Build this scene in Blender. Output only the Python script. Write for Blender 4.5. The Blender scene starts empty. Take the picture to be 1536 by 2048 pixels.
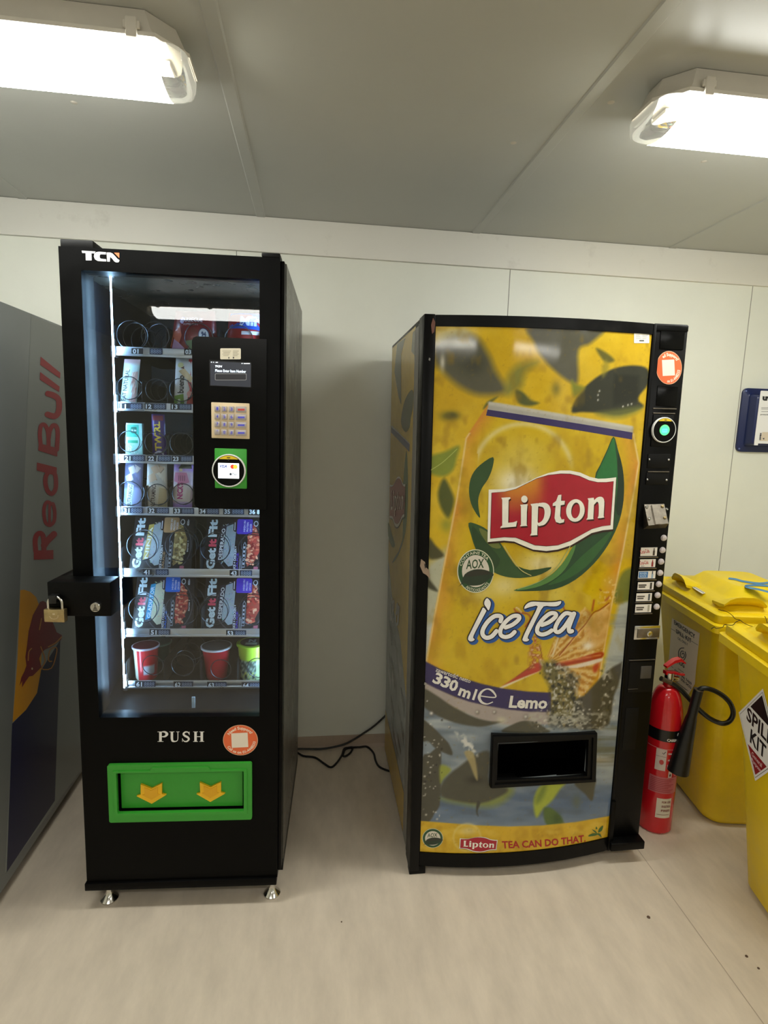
import bpy, bmesh, math, random
import numpy as np
from mathutils import Vector, Matrix
from mathutils.geometry import tessellate_polygon
random.seed(7); rng = np.random.RandomState(5)
SC = bpy.context.scene; COL = SC.collection
PI = math.pi
# ------------------------------------------------------------------ camera (solved from the room's lines)
F = 1126.68; YAW, PIT, ROL = 0.1291, -0.1473, 0.0299
C = np.array([0, -2.4683, 1.4914]); CEIL = 2.3185
fw = np.array([math.sin(YAW)*math.cos(PIT), math.cos(YAW)*math.cos(PIT), math.sin(PIT)])
_r = np.array([math.cos(YAW), -math.sin(YAW), 0]); _u = np.cross(_r, fw)
rt = _r*math.cos(ROL)+_u*math.sin(ROL); up = -_r*math.sin(ROL)+_u*math.cos(ROL)
def ray(x, y): return fw + rt*(x-768)/F + up*(1024-y)/F
def onz(x, y, z): d = ray(x, y); return C+d*(z-C[2])/d[2]
def ony(x, y, Y): d = ray(x, y); return C+d*(Y-C[1])/d[1]
def onx(x, y, X): d = ray(x, y); return C+d*(X-C[0])/d[0]
def proj(P):
    v = np.asarray(P)-C; z = v@fw
    return 768+F*(v@rt)/z, 1024-F*(v@up)/z
cam = bpy.data.cameras.new('camera'); co = bpy.data.objects.new('camera', cam); COL.objects.link(co)
M = Matrix(((rt[0], up[0], -fw[0], C[0]), (rt[1], up[1], -fw[1], C[1]), (rt[2], up[2], -fw[2], C[2]), (0, 0, 0, 1)))
co.matrix_world = M
cam.sensor_fit = 'VERTICAL'; cam.sensor_height = 36; cam.sensor_width = 27; cam.lens = F/2048*36; cam.clip_start = .02
SC.camera = co
vs = SC.view_settings; vs.view_transform = 'Standard'; vs.look = 'None'; vs.exposure = 0.52; vs.gamma = 1; vs.use_curve_mapping = False
w = bpy.data.worlds.new('world'); SC.world = w; w.use_nodes = True
w.node_tree.nodes['Background'].inputs[0].default_value = (.5, .5, .48, 1); w.node_tree.nodes['Background'].inputs[1].default_value = .05

class Frame:
    def __init__(s, o, yaw=0, pit=0, rol=0):
        s.o = np.array(o, float)
        s.R = np.array(Matrix.Rotation(yaw, 3, 'Z') @ Matrix.Rotation(pit, 3, 'X') @ Matrix.Rotation(-rol, 3, 'Y'))
    def W(s, p): return s.o + s.R @ np.asarray(p, float)
    def L(s, p): return s.R.T @ (np.asarray(p, float)-s.o)
    def at(s, px, py, v=0.0):            # point of the plane v = const seen at a pixel, in local (u, v, z)
        o = s.R.T @ (C-s.o); d = s.R.T @ ray(px, py); t = (v-o[1])/d[1]; return o+d*t
    def U(s, px, py, v=0.0): return s.at(px, py, v)[0]
    def Z(s, px, py, v=0.0): return s.at(px, py, v)[2]
    def mat(s):
        m = Matrix([list(r) for r in s.R]).to_4x4(); m.translation = Vector(s.o); return m
WORLD = Frame((0, 0, 0))
# ------------------------------------------------------------------ colours and materials
def lin(c):
    if isinstance(c, str): c = [int(c[i:i+2], 16) for i in (0, 2, 4)]
    c = np.asarray(c[:3], float)/255
    r = np.where(c <= .04045, c/12.92, ((c+.055)/1.055)**2.4)
    return (float(r[0]), float(r[1]), float(r[2]), 1.0)
def mat(name, c=(128, 128, 128), rough=.5, metal=0., noise=0., scale=8., bump=0., bscale=60., attr=False, emit=None, coat=0., spec=.5, stretch=None, emit_attr=0., rnoise=0., dark=None):
    m = bpy.data.materials.new(name); m.use_nodes = True; nt = m.node_tree; b = nt.nodes['Principled BSDF']
    b.inputs['Roughness'].default_value = rough; b.inputs['Metallic'].default_value = metal
    b.inputs['Specular IOR Level'].default_value = spec
    if coat: b.inputs['Coat Weight'].default_value = coat; b.inputs['Coat Roughness'].default_value = .06
    N = nt.nodes.new; K = nt.links.new
    src = None
    if attr:
        a = N('ShaderNodeAttribute'); a.attribute_name = 'col'; src = a.outputs['Color']
        if emit_attr:
            K(src, b.inputs['Emission Color']); b.inputs['Emission Strength'].default_value = emit_attr
    base = lin(c)
    b.inputs['Base Color'].default_value = base
    if noise or bump or rnoise:
        tc = N('ShaderNodeTexCoord'); mp = N('ShaderNodeMapping'); K(tc.outputs['Object'], mp.inputs[0])
        if stretch: mp.inputs['Scale'].default_value = stretch
    if noise:
        n = N('ShaderNodeTexNoise'); n.inputs['Scale'].default_value = scale; n.inputs['Detail'].default_value = 6; n.inputs['Roughness'].default_value = .65
        K(mp.outputs[0], n.inputs['Vector'])
        mx = N('ShaderNodeMix'); mx.data_type = 'RGBA'; mx.blend_type = 'MULTIPLY' if dark is None else 'MIX'
        rp = N('ShaderNodeValToRGB'); K(n.outputs['Fac'], rp.inputs[0])
        if dark is None:
            mx.inputs['Factor'].default_value = 1
            rp.color_ramp.elements[0].position = .3; rp.color_ramp.elements[1].position = .7
            lo = 1-noise; rp.color_ramp.elements[0].color = (lo, lo, lo, 1); rp.color_ramp.elements[1].color = (1, 1, 1, 1)
            if src is not None: K(src, mx.inputs['A'])
            else: mx.inputs['A'].default_value = base
            K(rp.outputs[0], mx.inputs['B'])
        else:
            rp.color_ramp.elements[0].position = .6; rp.color_ramp.elements[1].position = .78
            rp.color_ramp.elements[0].color = (0, 0, 0, 1); rp.color_ramp.elements[1].color = (noise, noise, noise, 1)
            K(rp.outputs[0], mx.inputs['Factor'])
            if src is not None: K(src, mx.inputs['A'])
            else: mx.inputs['A'].default_value = base
            mx.inputs['B'].default_value = lin(dark)
        K(mx.outputs['Result'], b.inputs['Base Color'])
    elif src is not None: K(src, b.inputs['Base Color'])
    if rnoise:
        n2 = N('ShaderNodeTexNoise'); n2.inputs['Scale'].default_value = 14; n2.inputs['Detail'].default_value = 4; K(mp.outputs[0], n2.inputs['Vector'])
        mr = N('ShaderNodeMapRange'); mr.inputs[1].default_value = .3; mr.inputs[2].default_value = .7
        mr.inputs[3].default_value = max(.02, rough-rnoise); mr.inputs[4].default_value = rough+rnoise
        K(n2.outputs['Fac'], mr.inputs[0]); K(mr.outputs[0], b.inputs['Roughness'])
    if bump:
        n3 = N('ShaderNodeTexNoise'); n3.inputs['Scale'].default_value = bscale; n3.inputs['Detail'].default_value = 3; K(mp.outputs[0], n3.inputs['Vector'])
        bp = N('ShaderNodeBump'); bp.inputs['Strength'].default_value = bump; bp.inputs['Distance'].default_value = .004
        K(n3.outputs['Fac'], bp.inputs['Height']); K(bp.outputs[0], b.inputs['Normal'])
    if emit: b.inputs['Emission Color'].default_value = (*emit[:3], 1); b.inputs['Emission Strength'].default_value = emit[3]
    return m
def glass(name, tint=(1, 1, 1), rough=.0, ior=1.45, base=.0, body=(.8, .8, .8)):
    m = bpy.data.materials.new(name); m.use_nodes = True; nt = m.node_tree; nt.nodes.clear(); N = nt.nodes.new; K = nt.links.new
    o = N('ShaderNodeOutputMaterial'); mx = N('ShaderNodeMixShader'); t = N('ShaderNodeBsdfTransparent'); g = N('ShaderNodeBsdfGlossy'); f = N('ShaderNodeFresnel')
    t.inputs[0].default_value = (*tint, 1); g.inputs['Roughness'].default_value = rough; f.inputs['IOR'].default_value = ior
    K(f.outputs[0], mx.inputs[0]); K(t.outputs[0], mx.inputs[1]); K(g.outputs[0], mx.inputs[2])
    if base:
        d = N('ShaderNodeBsdfTranslucent'); d.inputs[0].default_value = (*body, 1); m2 = N('ShaderNodeMixShader'); m2.inputs[0].default_value = base
        K(mx.outputs[0], m2.inputs[1]); K(d.outputs[0], m2.inputs[2]); K(m2.outputs[0], o.inputs[0])
    else: K(mx.outputs[0], o.inputs[0])
    return m
# ------------------------------------------------------------------ mesh builder
class MB:
    def __init__(s): s.v = []; s.f = []; s.mi = []; s.sm = []; s.c = []
    def add(s, vs, fs, mi=0, col=None, smooth=False):
        b = len(s.v); s.v += [tuple(map(float, p)) for p in vs]
        if col is None: s.c += [(1, 1, 1, 1)]*len(vs)
        elif isinstance(col, list): s.c += col
        else: s.c += [col]*len(vs)
        for f in fs: s.f.append([b+i for i in f]); s.mi.append(mi); s.sm.append(smooth)
        return s
    def build(s, name, mats, parent=None, label=None):
        me = bpy.data.meshes.new(name); me.from_pydata(s.v, [], s.f)
        for m in (mats if isinstance(mats, (list, tuple)) else [mats]): me.materials.append(m)
        me.polygons.foreach_set('material_index', s.mi); me.polygons.foreach_set('use_smooth', s.sm)
        if any(c != (1, 1, 1, 1) for c in s.c):
            at = me.attributes.new('col', 'FLOAT_COLOR', 'POINT'); at.data.foreach_set('color', [x for c in s.c for x in c])
        me.set_sharp_from_angle(angle=math.radians(38)); me.update(); o = bpy.data.objects.new(name, me); COL.objects.link(o)
        if parent: o.parent = parent
        if label: o['label'] = label
        return o
    def box(s, a, b, bev=0., mi=0, col=None, seg=2, R=None, piv=None):
        lo = [min(a[i], b[i]) for i in range(3)]; hi = [max(a[i], b[i]) for i in range(3)]
        bm = bmesh.new(); bmesh.ops.create_cube(bm, size=1)
        for v in bm.verts: v.co = [lo[i]+(v.co[i]+.5)*(hi[i]-lo[i]) for i in range(3)]
        if bev: bmesh.ops.bevel(bm, geom=bm.edges[:], offset=min(bev, .49*min(hi[i]-lo[i] for i in range(3))), segments=seg, profile=.5, affect='EDGES')
        bmesh.ops.recalc_face_normals(bm, faces=bm.faces)
        if R is not None:
            pv = Vector(piv if piv is not None else [(lo[i]+hi[i])/2 for i in range(3)])
            for v in bm.verts: v.co = R @ (v.co-pv)+pv
        bm.verts.index_update()
        s.add([v.co[:] for v in bm.verts], [[v.index for v in f.verts] for f in bm.faces], mi, col); bm.free(); return s
    def loft(s, secs, mi=0, col=None, smooth=True, caps=True, closed=True):
        n = len(secs[0]); vs = [p for q in secs for p in q]; fs = []
        for i in range(len(secs)-1):
            for j in range(n if closed else n-1):
                k = (j+1) % n; fs.append((i*n+j, i*n+k, (i+1)*n+k, (i+1)*n+j))
        s.add(vs, fs, mi, col, smooth)
        if caps:
            b = len(s.v); s.add(secs[0], [list(range(n))[::-1]], mi, col if not isinstance(col, list) else None); s.add(secs[-1], [list(range(n))], mi, col if not isinstance(col, list) else None)
        return s
    def tube(s, path, r, n=10, mi=0, col=None, caps=True, closed=False):
        P = [np.array(p, float) for p in path]; m = len(P); secs = []; ref = None
        for i in range(m):
            if closed: d = P[(i+1) % m]-P[i-1]
            else: d = P[min(i+1, m-1)]-P[max(i-1, 0)]
            d = d/(np.linalg.norm(d)+1e-12)
            if ref is None:
                ref = np.array([0, 0, 1.]) if abs(d[2]) < .9 else np.array([1., 0, 0])
            a = ref-d*(ref@d); a /= (np.linalg.norm(a)+1e-12); b = np.cross(d, a); ref = a
            rr = r[i] if hasattr(r, '__len__') else r
            secs.append([P[i]+rr*(a*math.cos(t)+b*math.sin(t)) for t in [2*PI*j/n for j in range(n)]])
        if closed: secs.append(secs[0])
        return s.loft(secs, mi, col, True, caps and not closed)
    def lathe(s, prof, c=(0, 0, 0), n=28, mi=0, col=None, axis='z', smooth=True, colf=None, caps=True):
        secs = []; cols = []
        for r, h in prof:
            q = []
            for j in range(n):
                t = 2*PI*j/n; a, b = r*math.cos(t), r*math.sin(t)
                q.append((c[0]+a, c[1]+b, c[2]+h) if axis == 'z' else ((c[0]+a, c[1]+h, c[2]+b) if axis == 'y' else (c[0]+h, c[1]+a, c[2]+b)))
                if colf: cols.append(colf(t, h))
            secs.append(q if axis != 'y' else q[::-1])
        if colf and axis == 'y': raise ValueError
        return s.loft(secs, mi, cols if colf else col, smooth, caps)
    def prism(s, outer, holes, f0, f1, mi=0, col=None):
        # polygon in 2D with holes; f0/f1 map a 2D point to the front / back surface
        allp = [outer]+list(holes); flat = [p for q in allp for p in q]
        tr = tessellate_polygon([[Vector((p[0], p[1], 0)) for p in q] for q in allp])
        A = [f0(*p) for p in flat]; B = [f1(*p) for p in flat]
        s.add(A, [orient(flat, t) for t in tr], mi, col); s.add(B, [orient(flat, t)[::-1] for t in tr], mi, col)
        for k, q in enumerate(allp):
            n = len(q); ar = sum(q[i][0]*q[(i+1) % n][1]-q[(i+1) % n][0]*q[i][1] for i in range(n))
            fl = (ar > 0) == (k == 0)
            vs = []; fs = []
            for i in range(n):
                j = (i+1) % n; b = len(vs); vs += [f0(*q[i]), f0(*q[j]), f1(*q[j]), f1(*q[i])]
                fs.append((b, b+1, b+2, b+3) if not fl else (b+3, b+2, b+1, b))
            s.add(vs, fs, mi, col)
        return s
def orient(flat, t):
    a, b, c = [flat[i] for i in t]
    return list(t) if (b[0]-a[0])*(c[1]-a[1])-(c[0]-a[0])*(b[1]-a[1]) > 0 else list(t)[::-1]
def rect(a0, b0, a1, b1, r=0, n=4):
    a0, a1 = min(a0, a1), max(a0, a1); b0, b1 = min(b0, b1), max(b0, b1)
    if not r: return [(a0, b0), (a1, b0), (a1, b1), (a0, b1)]
    o = []
    for cx, cy, t0 in ((a1-r, b0+r, -PI/2), (a1-r, b1-r, 0), (a0+r, b1-r, PI/2), (a0+r, b0+r, PI)):
        o += [(cx+r*math.cos(t0+PI/2*k/n), cy+r*math.sin(t0+PI/2*k/n)) for k in range(n+1)]
    return o
def ell(cx, cy, rx, ry=None, n=28, rot=0.):
    ry = rx if ry is None else ry; o = []
    for k in range(n):
        t = 2*PI*k/n; a, b = rx*math.cos(t), ry*math.sin(t)
        o.append((cx+a*math.cos(rot)-b*math.sin(rot), cy+a*math.sin(rot)+b*math.cos(rot)))
    return o
def cr(pts, n=5, closed=True):           # Catmull-Rom smoothing
    P = [np.array(p, float) for p in pts]; m = len(P); out = []
    for i in range(m if closed else m-1):
        p0 = P[(i-1) % m] if closed or i else P[0]; p1 = P[i]; p2 = P[(i+1) % m]; p3 = P[(i+2) % m] if closed or i+2 < m else P[-1]
        for k in range(n):
            t = k/n; out.append(tuple(.5*((2*p1)+(-p0+p2)*t+(2*p0-5*p1+4*p2-p3)*t*t+(-p0+3*p1-3*p2+p3)*t**3)))
    if not closed: out.append(tuple(P[-1]))
    return out
# ------------------------------------------------------------------ surfaces that printing sits on
class Plane:                             # o + a*e1 + b*e2, all in the frame's local coordinates
    def __init__(s, fr, o, e1, e2, n=None):
        s.fr = fr; s.o = np.array(o, float); s.e1 = np.array(e1, float); s.e2 = np.array(e2, float)
        s.n = np.cross(s.e1, s.e2) if n is None else np.array(n, float); s.n /= np.linalg.norm(s.n)
    def to2(s, px, py):
        o = s.fr.R.T @ (C-s.fr.o); d = s.fr.R.T @ ray(px, py)
        A = np.array([s.e1, s.e2, -d]).T; x = np.linalg.solve(A, o-s.o); return (x[0], x[1])
    def to3(s, a, b, off=0.): return tuple(s.o+a*s.e1+b*s.e2+off*s.n)
    bend = 0
class Bow:                               # front panel that bulges toward the room
    bend = .03
    def __init__(s, fr, u0, u1, h): s.fr = fr; s.uc = (u0+u1)/2; s.hw = (u1-u0)/2; s.h = h
    def v(s, u): return -s.h*max(0., 1-((u-s.uc)/s.hw)**2)
    def to2(s, px, py):
        v = 0.
        for _ in range(6): p = s.fr.at(px, py, v); v = s.v(p[0])
        return (p[0], p[2])
    def to3(s, a, b, off=0.): return (a, s.v(a)-off, b)
class Quad:                              # bilinear patch with an optional pillow bulge; (a, b) in 0..1
    bend = 0
    def __init__(s, bl, br, tr, tl, bulge=0., sides=0.):
        s.p = [np.array(q, float) for q in (bl, br, tr, tl)]; s.bulge = bulge
        n = np.cross(s.p[1]-s.p[0], s.p[3]-s.p[0]); s.n = n/np.linalg.norm(n)
    def to3(s, a, b, off=0.):
        q = s.p; P = (1-a)*(1-b)*q[0]+a*(1-b)*q[1]+a*b*q[2]+(1-a)*b*q[3]
        k = 0.
        if s.bulge: k = s.bulge*max(0., math.sin(PI*min(1, max(0, a))))**.6*max(0., math.sin(PI*min(1, max(0, b))))**.45
        return tuple(P+s.n*(k+off))
LAY = .0003; _lc = [0]
def fine(): _lc[0] = (_lc[0]+1) % 18; return _lc[0]*1.3e-5
def decal(mb, sf, pts, col, layer=1, px=True, holes=(), mi=0, smooth=0, sub=None):
    if smooth: pts = cr(pts, smooth)
    f = (lambda p: sf.to2(*p)) if px else (lambda p: p)
    polys = [[f(p) for p in q] for q in [pts]+list(holes)]
    flat = [p for q in polys for p in q]
    tr = tessellate_polygon([[Vector((p[0], p[1], 0)) for p in q] for q in polys])
    sub = sub or sf.bend
    if not callable(col): col = lin(col)
    zoff = layer*LAY+fine()
    if sub:
        bm = bmesh.new(); vv = [bm.verts.new((p[0], p[1], 0)) for p in flat]
        for t in tr:
            try: bm.faces.new([vv[i] for i in orient(flat, t)])
            except ValueError: pass
        xs = [p[0] for p in flat]; ys = [p[1] for p in flat]
        for ax, lo, hi in ((0, min(xs), max(xs)), (1, min(ys), max(ys))):
            if ax == 1 and not callable(col): continue
            k = math.ceil(lo/sub)
            while k*sub < hi:
                pc = [0, 0, 0]; pc[ax] = k*sub; no = [0, 0, 0]; no[ax] = 1
                bmesh.ops.bisect_plane(bm, geom=bm.verts[:]+bm.edges[:]+bm.faces[:], plane_co=pc, plane_no=no, dist=1e-6); k += 1
        bm.verts.index_update()
        V = [v.co[:2] for v in bm.verts]; Fc = [[v.index for v in q.verts] for q in bm.faces]; bm.free()
    else: V = flat; Fc = [orient(flat, t) for t in tr]
    mb.add([sf.to3(a, b, zoff) for a, b in V], Fc, mi, [col(a, b) for a, b in V] if callable(col) else col)
def stroke(mb, sf, pts, hw, col, layer=1, px=True, sm=5, mi=0, d=(0, 0)):
    P = [np.array(p, float)+d for p in (cr(pts, sm, False) if sm else pts)]; m = len(P); L = []; Rr = []
    for i in range(m):
        t = P[min(i+1, m-1)]-P[max(i-1, 0)]; t /= (np.linalg.norm(t)+1e-9); nn = np.array([-t[1], t[0]])
        h = hw if not hasattr(hw, '__len__') else np.interp(i/(m-1), np.linspace(0, 1, len(hw)), hw)
        L.append(P[i]+nn*h); Rr.append(P[i]-nn*h)
        if i in (0, m-1): e = (P[i], t if i else -t, nn, h)
        if i == 0: e0 = e
    f = (lambda p: sf.to2(*p)) if px else (lambda p: tuple(p))
    c = lin(col) if not (isinstance(col, tuple) and len(col) == 4) else col
    pl = [f(p) for p in L]; pr = [f(p) for p in Rr]
    zo = layer*LAY+fine(); V = [sf.to3(*p, zo) for p in pl+pr]; fl = pl+pr
    fs = []
    for i in range(m-1):
        for t in ((i, i+1, m+i+1), (i, m+i+1, m+i)): fs.append(orient(fl, t))
    mb.add(V, fs, mi, c)
    for (p, t, nn, h) in (e0, e):
        q = [f(p+h*(nn*math.cos(a)+t*math.sin(a))) for a in [PI*k/6 for k in range(7)]]
        zo = layer*LAY+fine(); mb.add([sf.to3(*x, zo) for x in q], [orient(q, (0, 3, 6)) and ([0, 1, 2, 3, 4, 5, 6] if orient(q, (0, 3, 6)) == [0, 3, 6] else [6, 5, 4, 3, 2, 1, 0])], mi, c)
_tc = {}
def text_mesh(s, bold=0., shear=0.):
    k = (s, bold, shear)
    if k in _tc: return _tc[k]
    cu = bpy.data.curves.new('t', 'FONT'); cu.body = s; cu.size = 1; cu.offset = bold; cu.shear = shear; cu.resolution_u = 2; cu.fill_mode = 'FRONT'
    ob = bpy.data.objects.new('t', cu); COL.objects.link(ob); bpy.context.view_layer.update()
    ev = ob.evaluated_get(bpy.context.evaluated_depsgraph_get()); me = ev.to_mesh()
    V = [(v.co.x, v.co.y) for v in me.vertices]; Fc = [list(p.vertices) for p in me.polygons]; ev.to_mesh_clear()
    bpy.data.objects.remove(ob); bpy.data.curves.remove(cu)
    _tc[k] = (V, Fc); return _tc[k]
CAPH = max(p[1] for p in text_mesh('H')[0])
def text(mb, sf, s, A, B, H, col, layer=2, px=True, bold=.02, shear=0., mi=0):
    # A, B: baseline start and end; H: cap height in px upward from the baseline, or the point above A
    V, Fc = text_mesh(s, bold, shear)
    if not V: return
    x0 = min(p[0] for p in V); x1 = max(p[0] for p in V)
    A = np.array(A, float); B = np.array(B, float)
    if not hasattr(H, '__len__'):
        t = (B-A)/np.linalg.norm(B-A); H = A+np.array([t[1], -t[0]])*H if px else A+np.array([-t[1], t[0]])*H
    f = (lambda p: np.array(sf.to2(*p))) if px else (lambda p: np.array(p))
    a, b, h = f(A), f(B), f(H); c = lin(col); W_ = x1-x0
    Q = [a+(b-a)*(p[0]-x0)/W_+(h-a)*p[1]/CAPH for p in V]
    Ff = [(q if ar2(Q, q) > 0 else q[::-1]) for q in Fc]
    mb.add([sf.to3(*q, layer*LAY) for q in Q], Ff, mi, c)
def ar2(Q, f):
    return sum(Q[f[i]][0]*Q[f[(i+1) % len(f)]][1]-Q[f[(i+1) % len(f)]][0]*Q[f[i]][1] for i in range(len(f)))
def text_arc(mb, sf, s, c, rx, ry, a0, a1, h, col, layer=2, px=True, bold=.03, flip=False, mi=0):
    # angle in degrees, image sense (y down): runs from a0 to a1; flip = letter tops toward the centre
    V, Fc = text_mesh(s, bold); x0 = min(p[0] for p in V); x1 = max(p[0] for p in V); Q = []
    for p in V:
        t = math.radians(a0+(a1-a0)*(p[0]-x0)/(x1-x0)); k = h*p[1]/CAPH*(-1 if flip else 1)
        q = (c[0]+(rx+k)*math.cos(t), c[1]+(ry+k)*math.sin(t)); Q.append(sf.to2(*q) if px else q)
    Ff = [(q if ar2(Q, q) > 0 else q[::-1]) for q in Fc]
    mb.add([sf.to3(*q, layer*LAY) for q in Q], Ff, mi, lin(col))
def zoomer(x, y, k): return lambda pts: [(x+p[0]/k, y+p[1]/k) for p in pts]
def affine(src, dst):                    # three points to three points
    A = np.array([[*p, 1] for p in src]); X = np.linalg.solve(A, np.array(dst, float))
    return lambda pts: [tuple(np.array([p[0], p[1], 1])@X) for p in pts]
# ------------------------------------------------------------------ scene bookkeeping
def thing(name, label, cat, frame=WORLD, group=None):
    o = bpy.data.objects.new(name, None); COL.objects.link(o); o.matrix_world = frame.mat(); o.empty_display_size = .05
    return tag(o, label, cat, group)
def tag(o, label, cat, group=None):
    o['label'] = label; o['category'] = cat
    if group: o['group'] = group
    return o
def struct(o): o['kind'] = 'structure'; return o
def copy_tree(o, parent=None):
    c = o.copy(); COL.objects.link(c)
    if parent: c.parent = parent
    for ch in o.children: copy_tree(ch, c)
    return c
# ================================================================== materials
M_wall = mat('painted_wall', (241, 242, 230), .42, noise=.05, scale=3, bump=.02, bscale=180)
M_seam = mat('seam_shadow_gap', (150, 148, 138), .7)
M_ceil = mat('ceiling_panel', (192, 193, 187), .36, noise=.05, scale=2)
M_trim = mat('painted_trim', (238, 235, 226), .5, noise=.35, scale=9, dark=(186, 180, 168))
M_floor = mat('vinyl_floor', (228, 213, 193), .5, noise=.2, scale=6, stretch=(2.0, .7, 1), rnoise=.1, bump=.02, bscale=90)
M_base = mat('vinyl_skirting', (196, 176, 156), .55, noise=.15, scale=12)
M_black = mat('black_painted_steel', (4, 4, 4), .42, rnoise=.05, noise=.2, scale=20, spec=.1)
M_blackside = mat('dark_steel_side', (66, 63, 57), .3, noise=.15, scale=5, rnoise=.05, spec=.5)
M_gloss = mat('black_acrylic', (4, 4, 4), .22, rnoise=.03, spec=.16)
M_rub = mat('black_plastic', (8, 8, 8), .5, noise=.2, scale=30, spec=.2)
M_worn = mat('worn_black_steel', (5, 5, 5), .36, noise=.3, scale=14, dark=(48, 44, 38), rnoise=.08, spec=.14)
M_print = mat('printed_film', attr=True, rough=.45)
M_film = mat('laminated_print', attr=True, rough=.075, noise=.12, scale=26, rnoise=.02)
M_chrome = mat('chrome', (205, 203, 198), .16, 1.0)
M_alu = mat('aluminium', (200, 203, 208), .34, 1.0, rnoise=.08)
M_steel = mat('scuffed_steel', (138, 130, 118), .48, 1.0, noise=.4, scale=40, rnoise=.1)
M_wire = mat('spiral_wire', (78, 82, 88), .3, 1.0)
M_in = mat('cabinet_interior', (17, 21, 29), .45, noise=.15, scale=6)
M_indark = mat('interior_dark', (8, 10, 14), .55, spec=.15)
M_glass = glass('window_glass', (.93, .96, .98), .0, 1.5)
M_green = mat('green_plastic', (56, 158, 50), .38, bump=.05, bscale=300)
M_yel = mat('yellow_insert', (246, 192, 28), .35)
M_led = mat('led_tube', (230, 240, 255), .4, emit=(.42, .70, 1.0, 66))
M_lamp = mat('lamp_diffuser', (255, 255, 250), .4, emit=(.99, 1, .94, 15.0))
M_house = mat('lamp_housing', (214, 208, 196), .5, noise=.08, scale=10)
M_clear = glass('lamp_end_plastic', (.93, .92, .88), .06, 1.45, .045, (.8, .78, .72))
M_screen = mat('lit_screen', attr=True, rough=.2, emit_attr=.9)
M_pack = mat('glossy_packaging', attr=True, rough=.3, noise=.12, scale=40, coat=.15)
M_bin = mat('yellow_bin_plastic', (250, 216, 12), .42, noise=.16, scale=7, bump=.04, bscale=140, rnoise=.08)
M_red = mat('red_enamel', (205, 22, 34), .22, coat=.5)
M_brass = mat('worn_brass', (196, 174, 128), .36, 1.0, noise=.25, scale=60)
M_navy = mat('navy_plastic', (22, 36, 86), .3, bump=.03, bscale=200)
M_grey = mat('grey_laminate', (112, 116, 116), .3, noise=.03, scale=2)
# ================================================================== the room
X0, X1, Y0 = -2.15, 2.75, -6.9
TRZ = 2.1834; BBZ = .0583
m = MB(); m.box((X0-.1, Y0-.1, -.1), (X1+.1, .1, 0))
def floor_line(a, b, w_=.0025):
    a = onz(*a, 0); b = onz(*b, 0); d = (b-a)/np.linalg.norm(b-a); a = a-d*.1; b = b+d*3; n = np.array([-d[1], d[0], 0])*w_/2
    m.add([a+n+[0, 0, .0004], a-n+[0, 0, .0004], b-n+[0, 0, .0004], b+n+[0, 0, .0004]], [(0, 1, 2, 3)], 1)
floor_line((1285, 1712), (1500, 2010))
fl = m.build('floor', [M_floor, mat('welded_seam', (176, 160, 142), .6)]); struct(fl)
m = MB(); m.box((X0-.1, Y0-.1, CEIL), (X1+.1, .1, CEIL+.1)); struct(m.build('ceiling', M_ceil))
m = MB(); m.box((X0-.1, 0, 0), (X1+.1, .1, CEIL))
for x in (-1.46, -.313, .837, 1.987): m.box((x-.0016, -.0006, BBZ), (x+.0016, .01, TRZ), 0, 1)
struct(m.build('wall_back', [M_wall, M_seam]))
for nm, a, b in (('wall_left', (X0-.1, Y0, 0), (X0, 0, CEIL)), ('wall_right', (X1, Y0, 0), (X1+.1, 0, CEIL)), ('wall_front', (X0, Y0-.1, 0), (X1, Y0, CEIL))):
    struct(MB().box(a, b).build(nm, M_wall))
k = 1
m = MB(); m.box((X0, -.014, TRZ), (X1, 0, CEIL-.0005), .003); struct(m.build('trim_1', M_trim))
for x in (-1.105, -.215, .675, 1.566, 2.456):
    k += 1; m = MB(); m.loft([[(x-.019, y, CEIL), (x-.015, y, CEIL-.004), (x+.015, y, CEIL-.004), (x+.019, y, CEIL)] for y in (-.014, Y0)], smooth=False)
    struct(m.build('trim_%d' % k, M_ceil))
m = MB(); m.loft([[(x, 0, BBZ), (x, -.004, BBZ), (x, -.004, .012), (x, -.014, 0), (x, 0, 0)] for x in (X0, X1)], smooth=False)
struct(m.build('baseboard_back', M_base))
# small scuffs and specks on the ceiling and the floor belong to those surfaces
for (px, py) in ((148, 205), (1027, 286), (1408, 323), (1222, 205)):
    p = onz(px, py, CEIL); mm = MB()
    mm.lathe([(.001, -.0012), (.007, -.001), (.009, 0)], p, 12); o = mm.build('ceiling_scuff', M_house); tag(o, {148: 'small round scuff under the left ceiling lamp', 1027: 'small round scuff in the middle ceiling panel', 1408: 'small round scuff under the right ceiling lamp', 1222: 'small round scuff just left of the right lamp end'}[px], 'scuff', 'ceiling scuffs')
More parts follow.
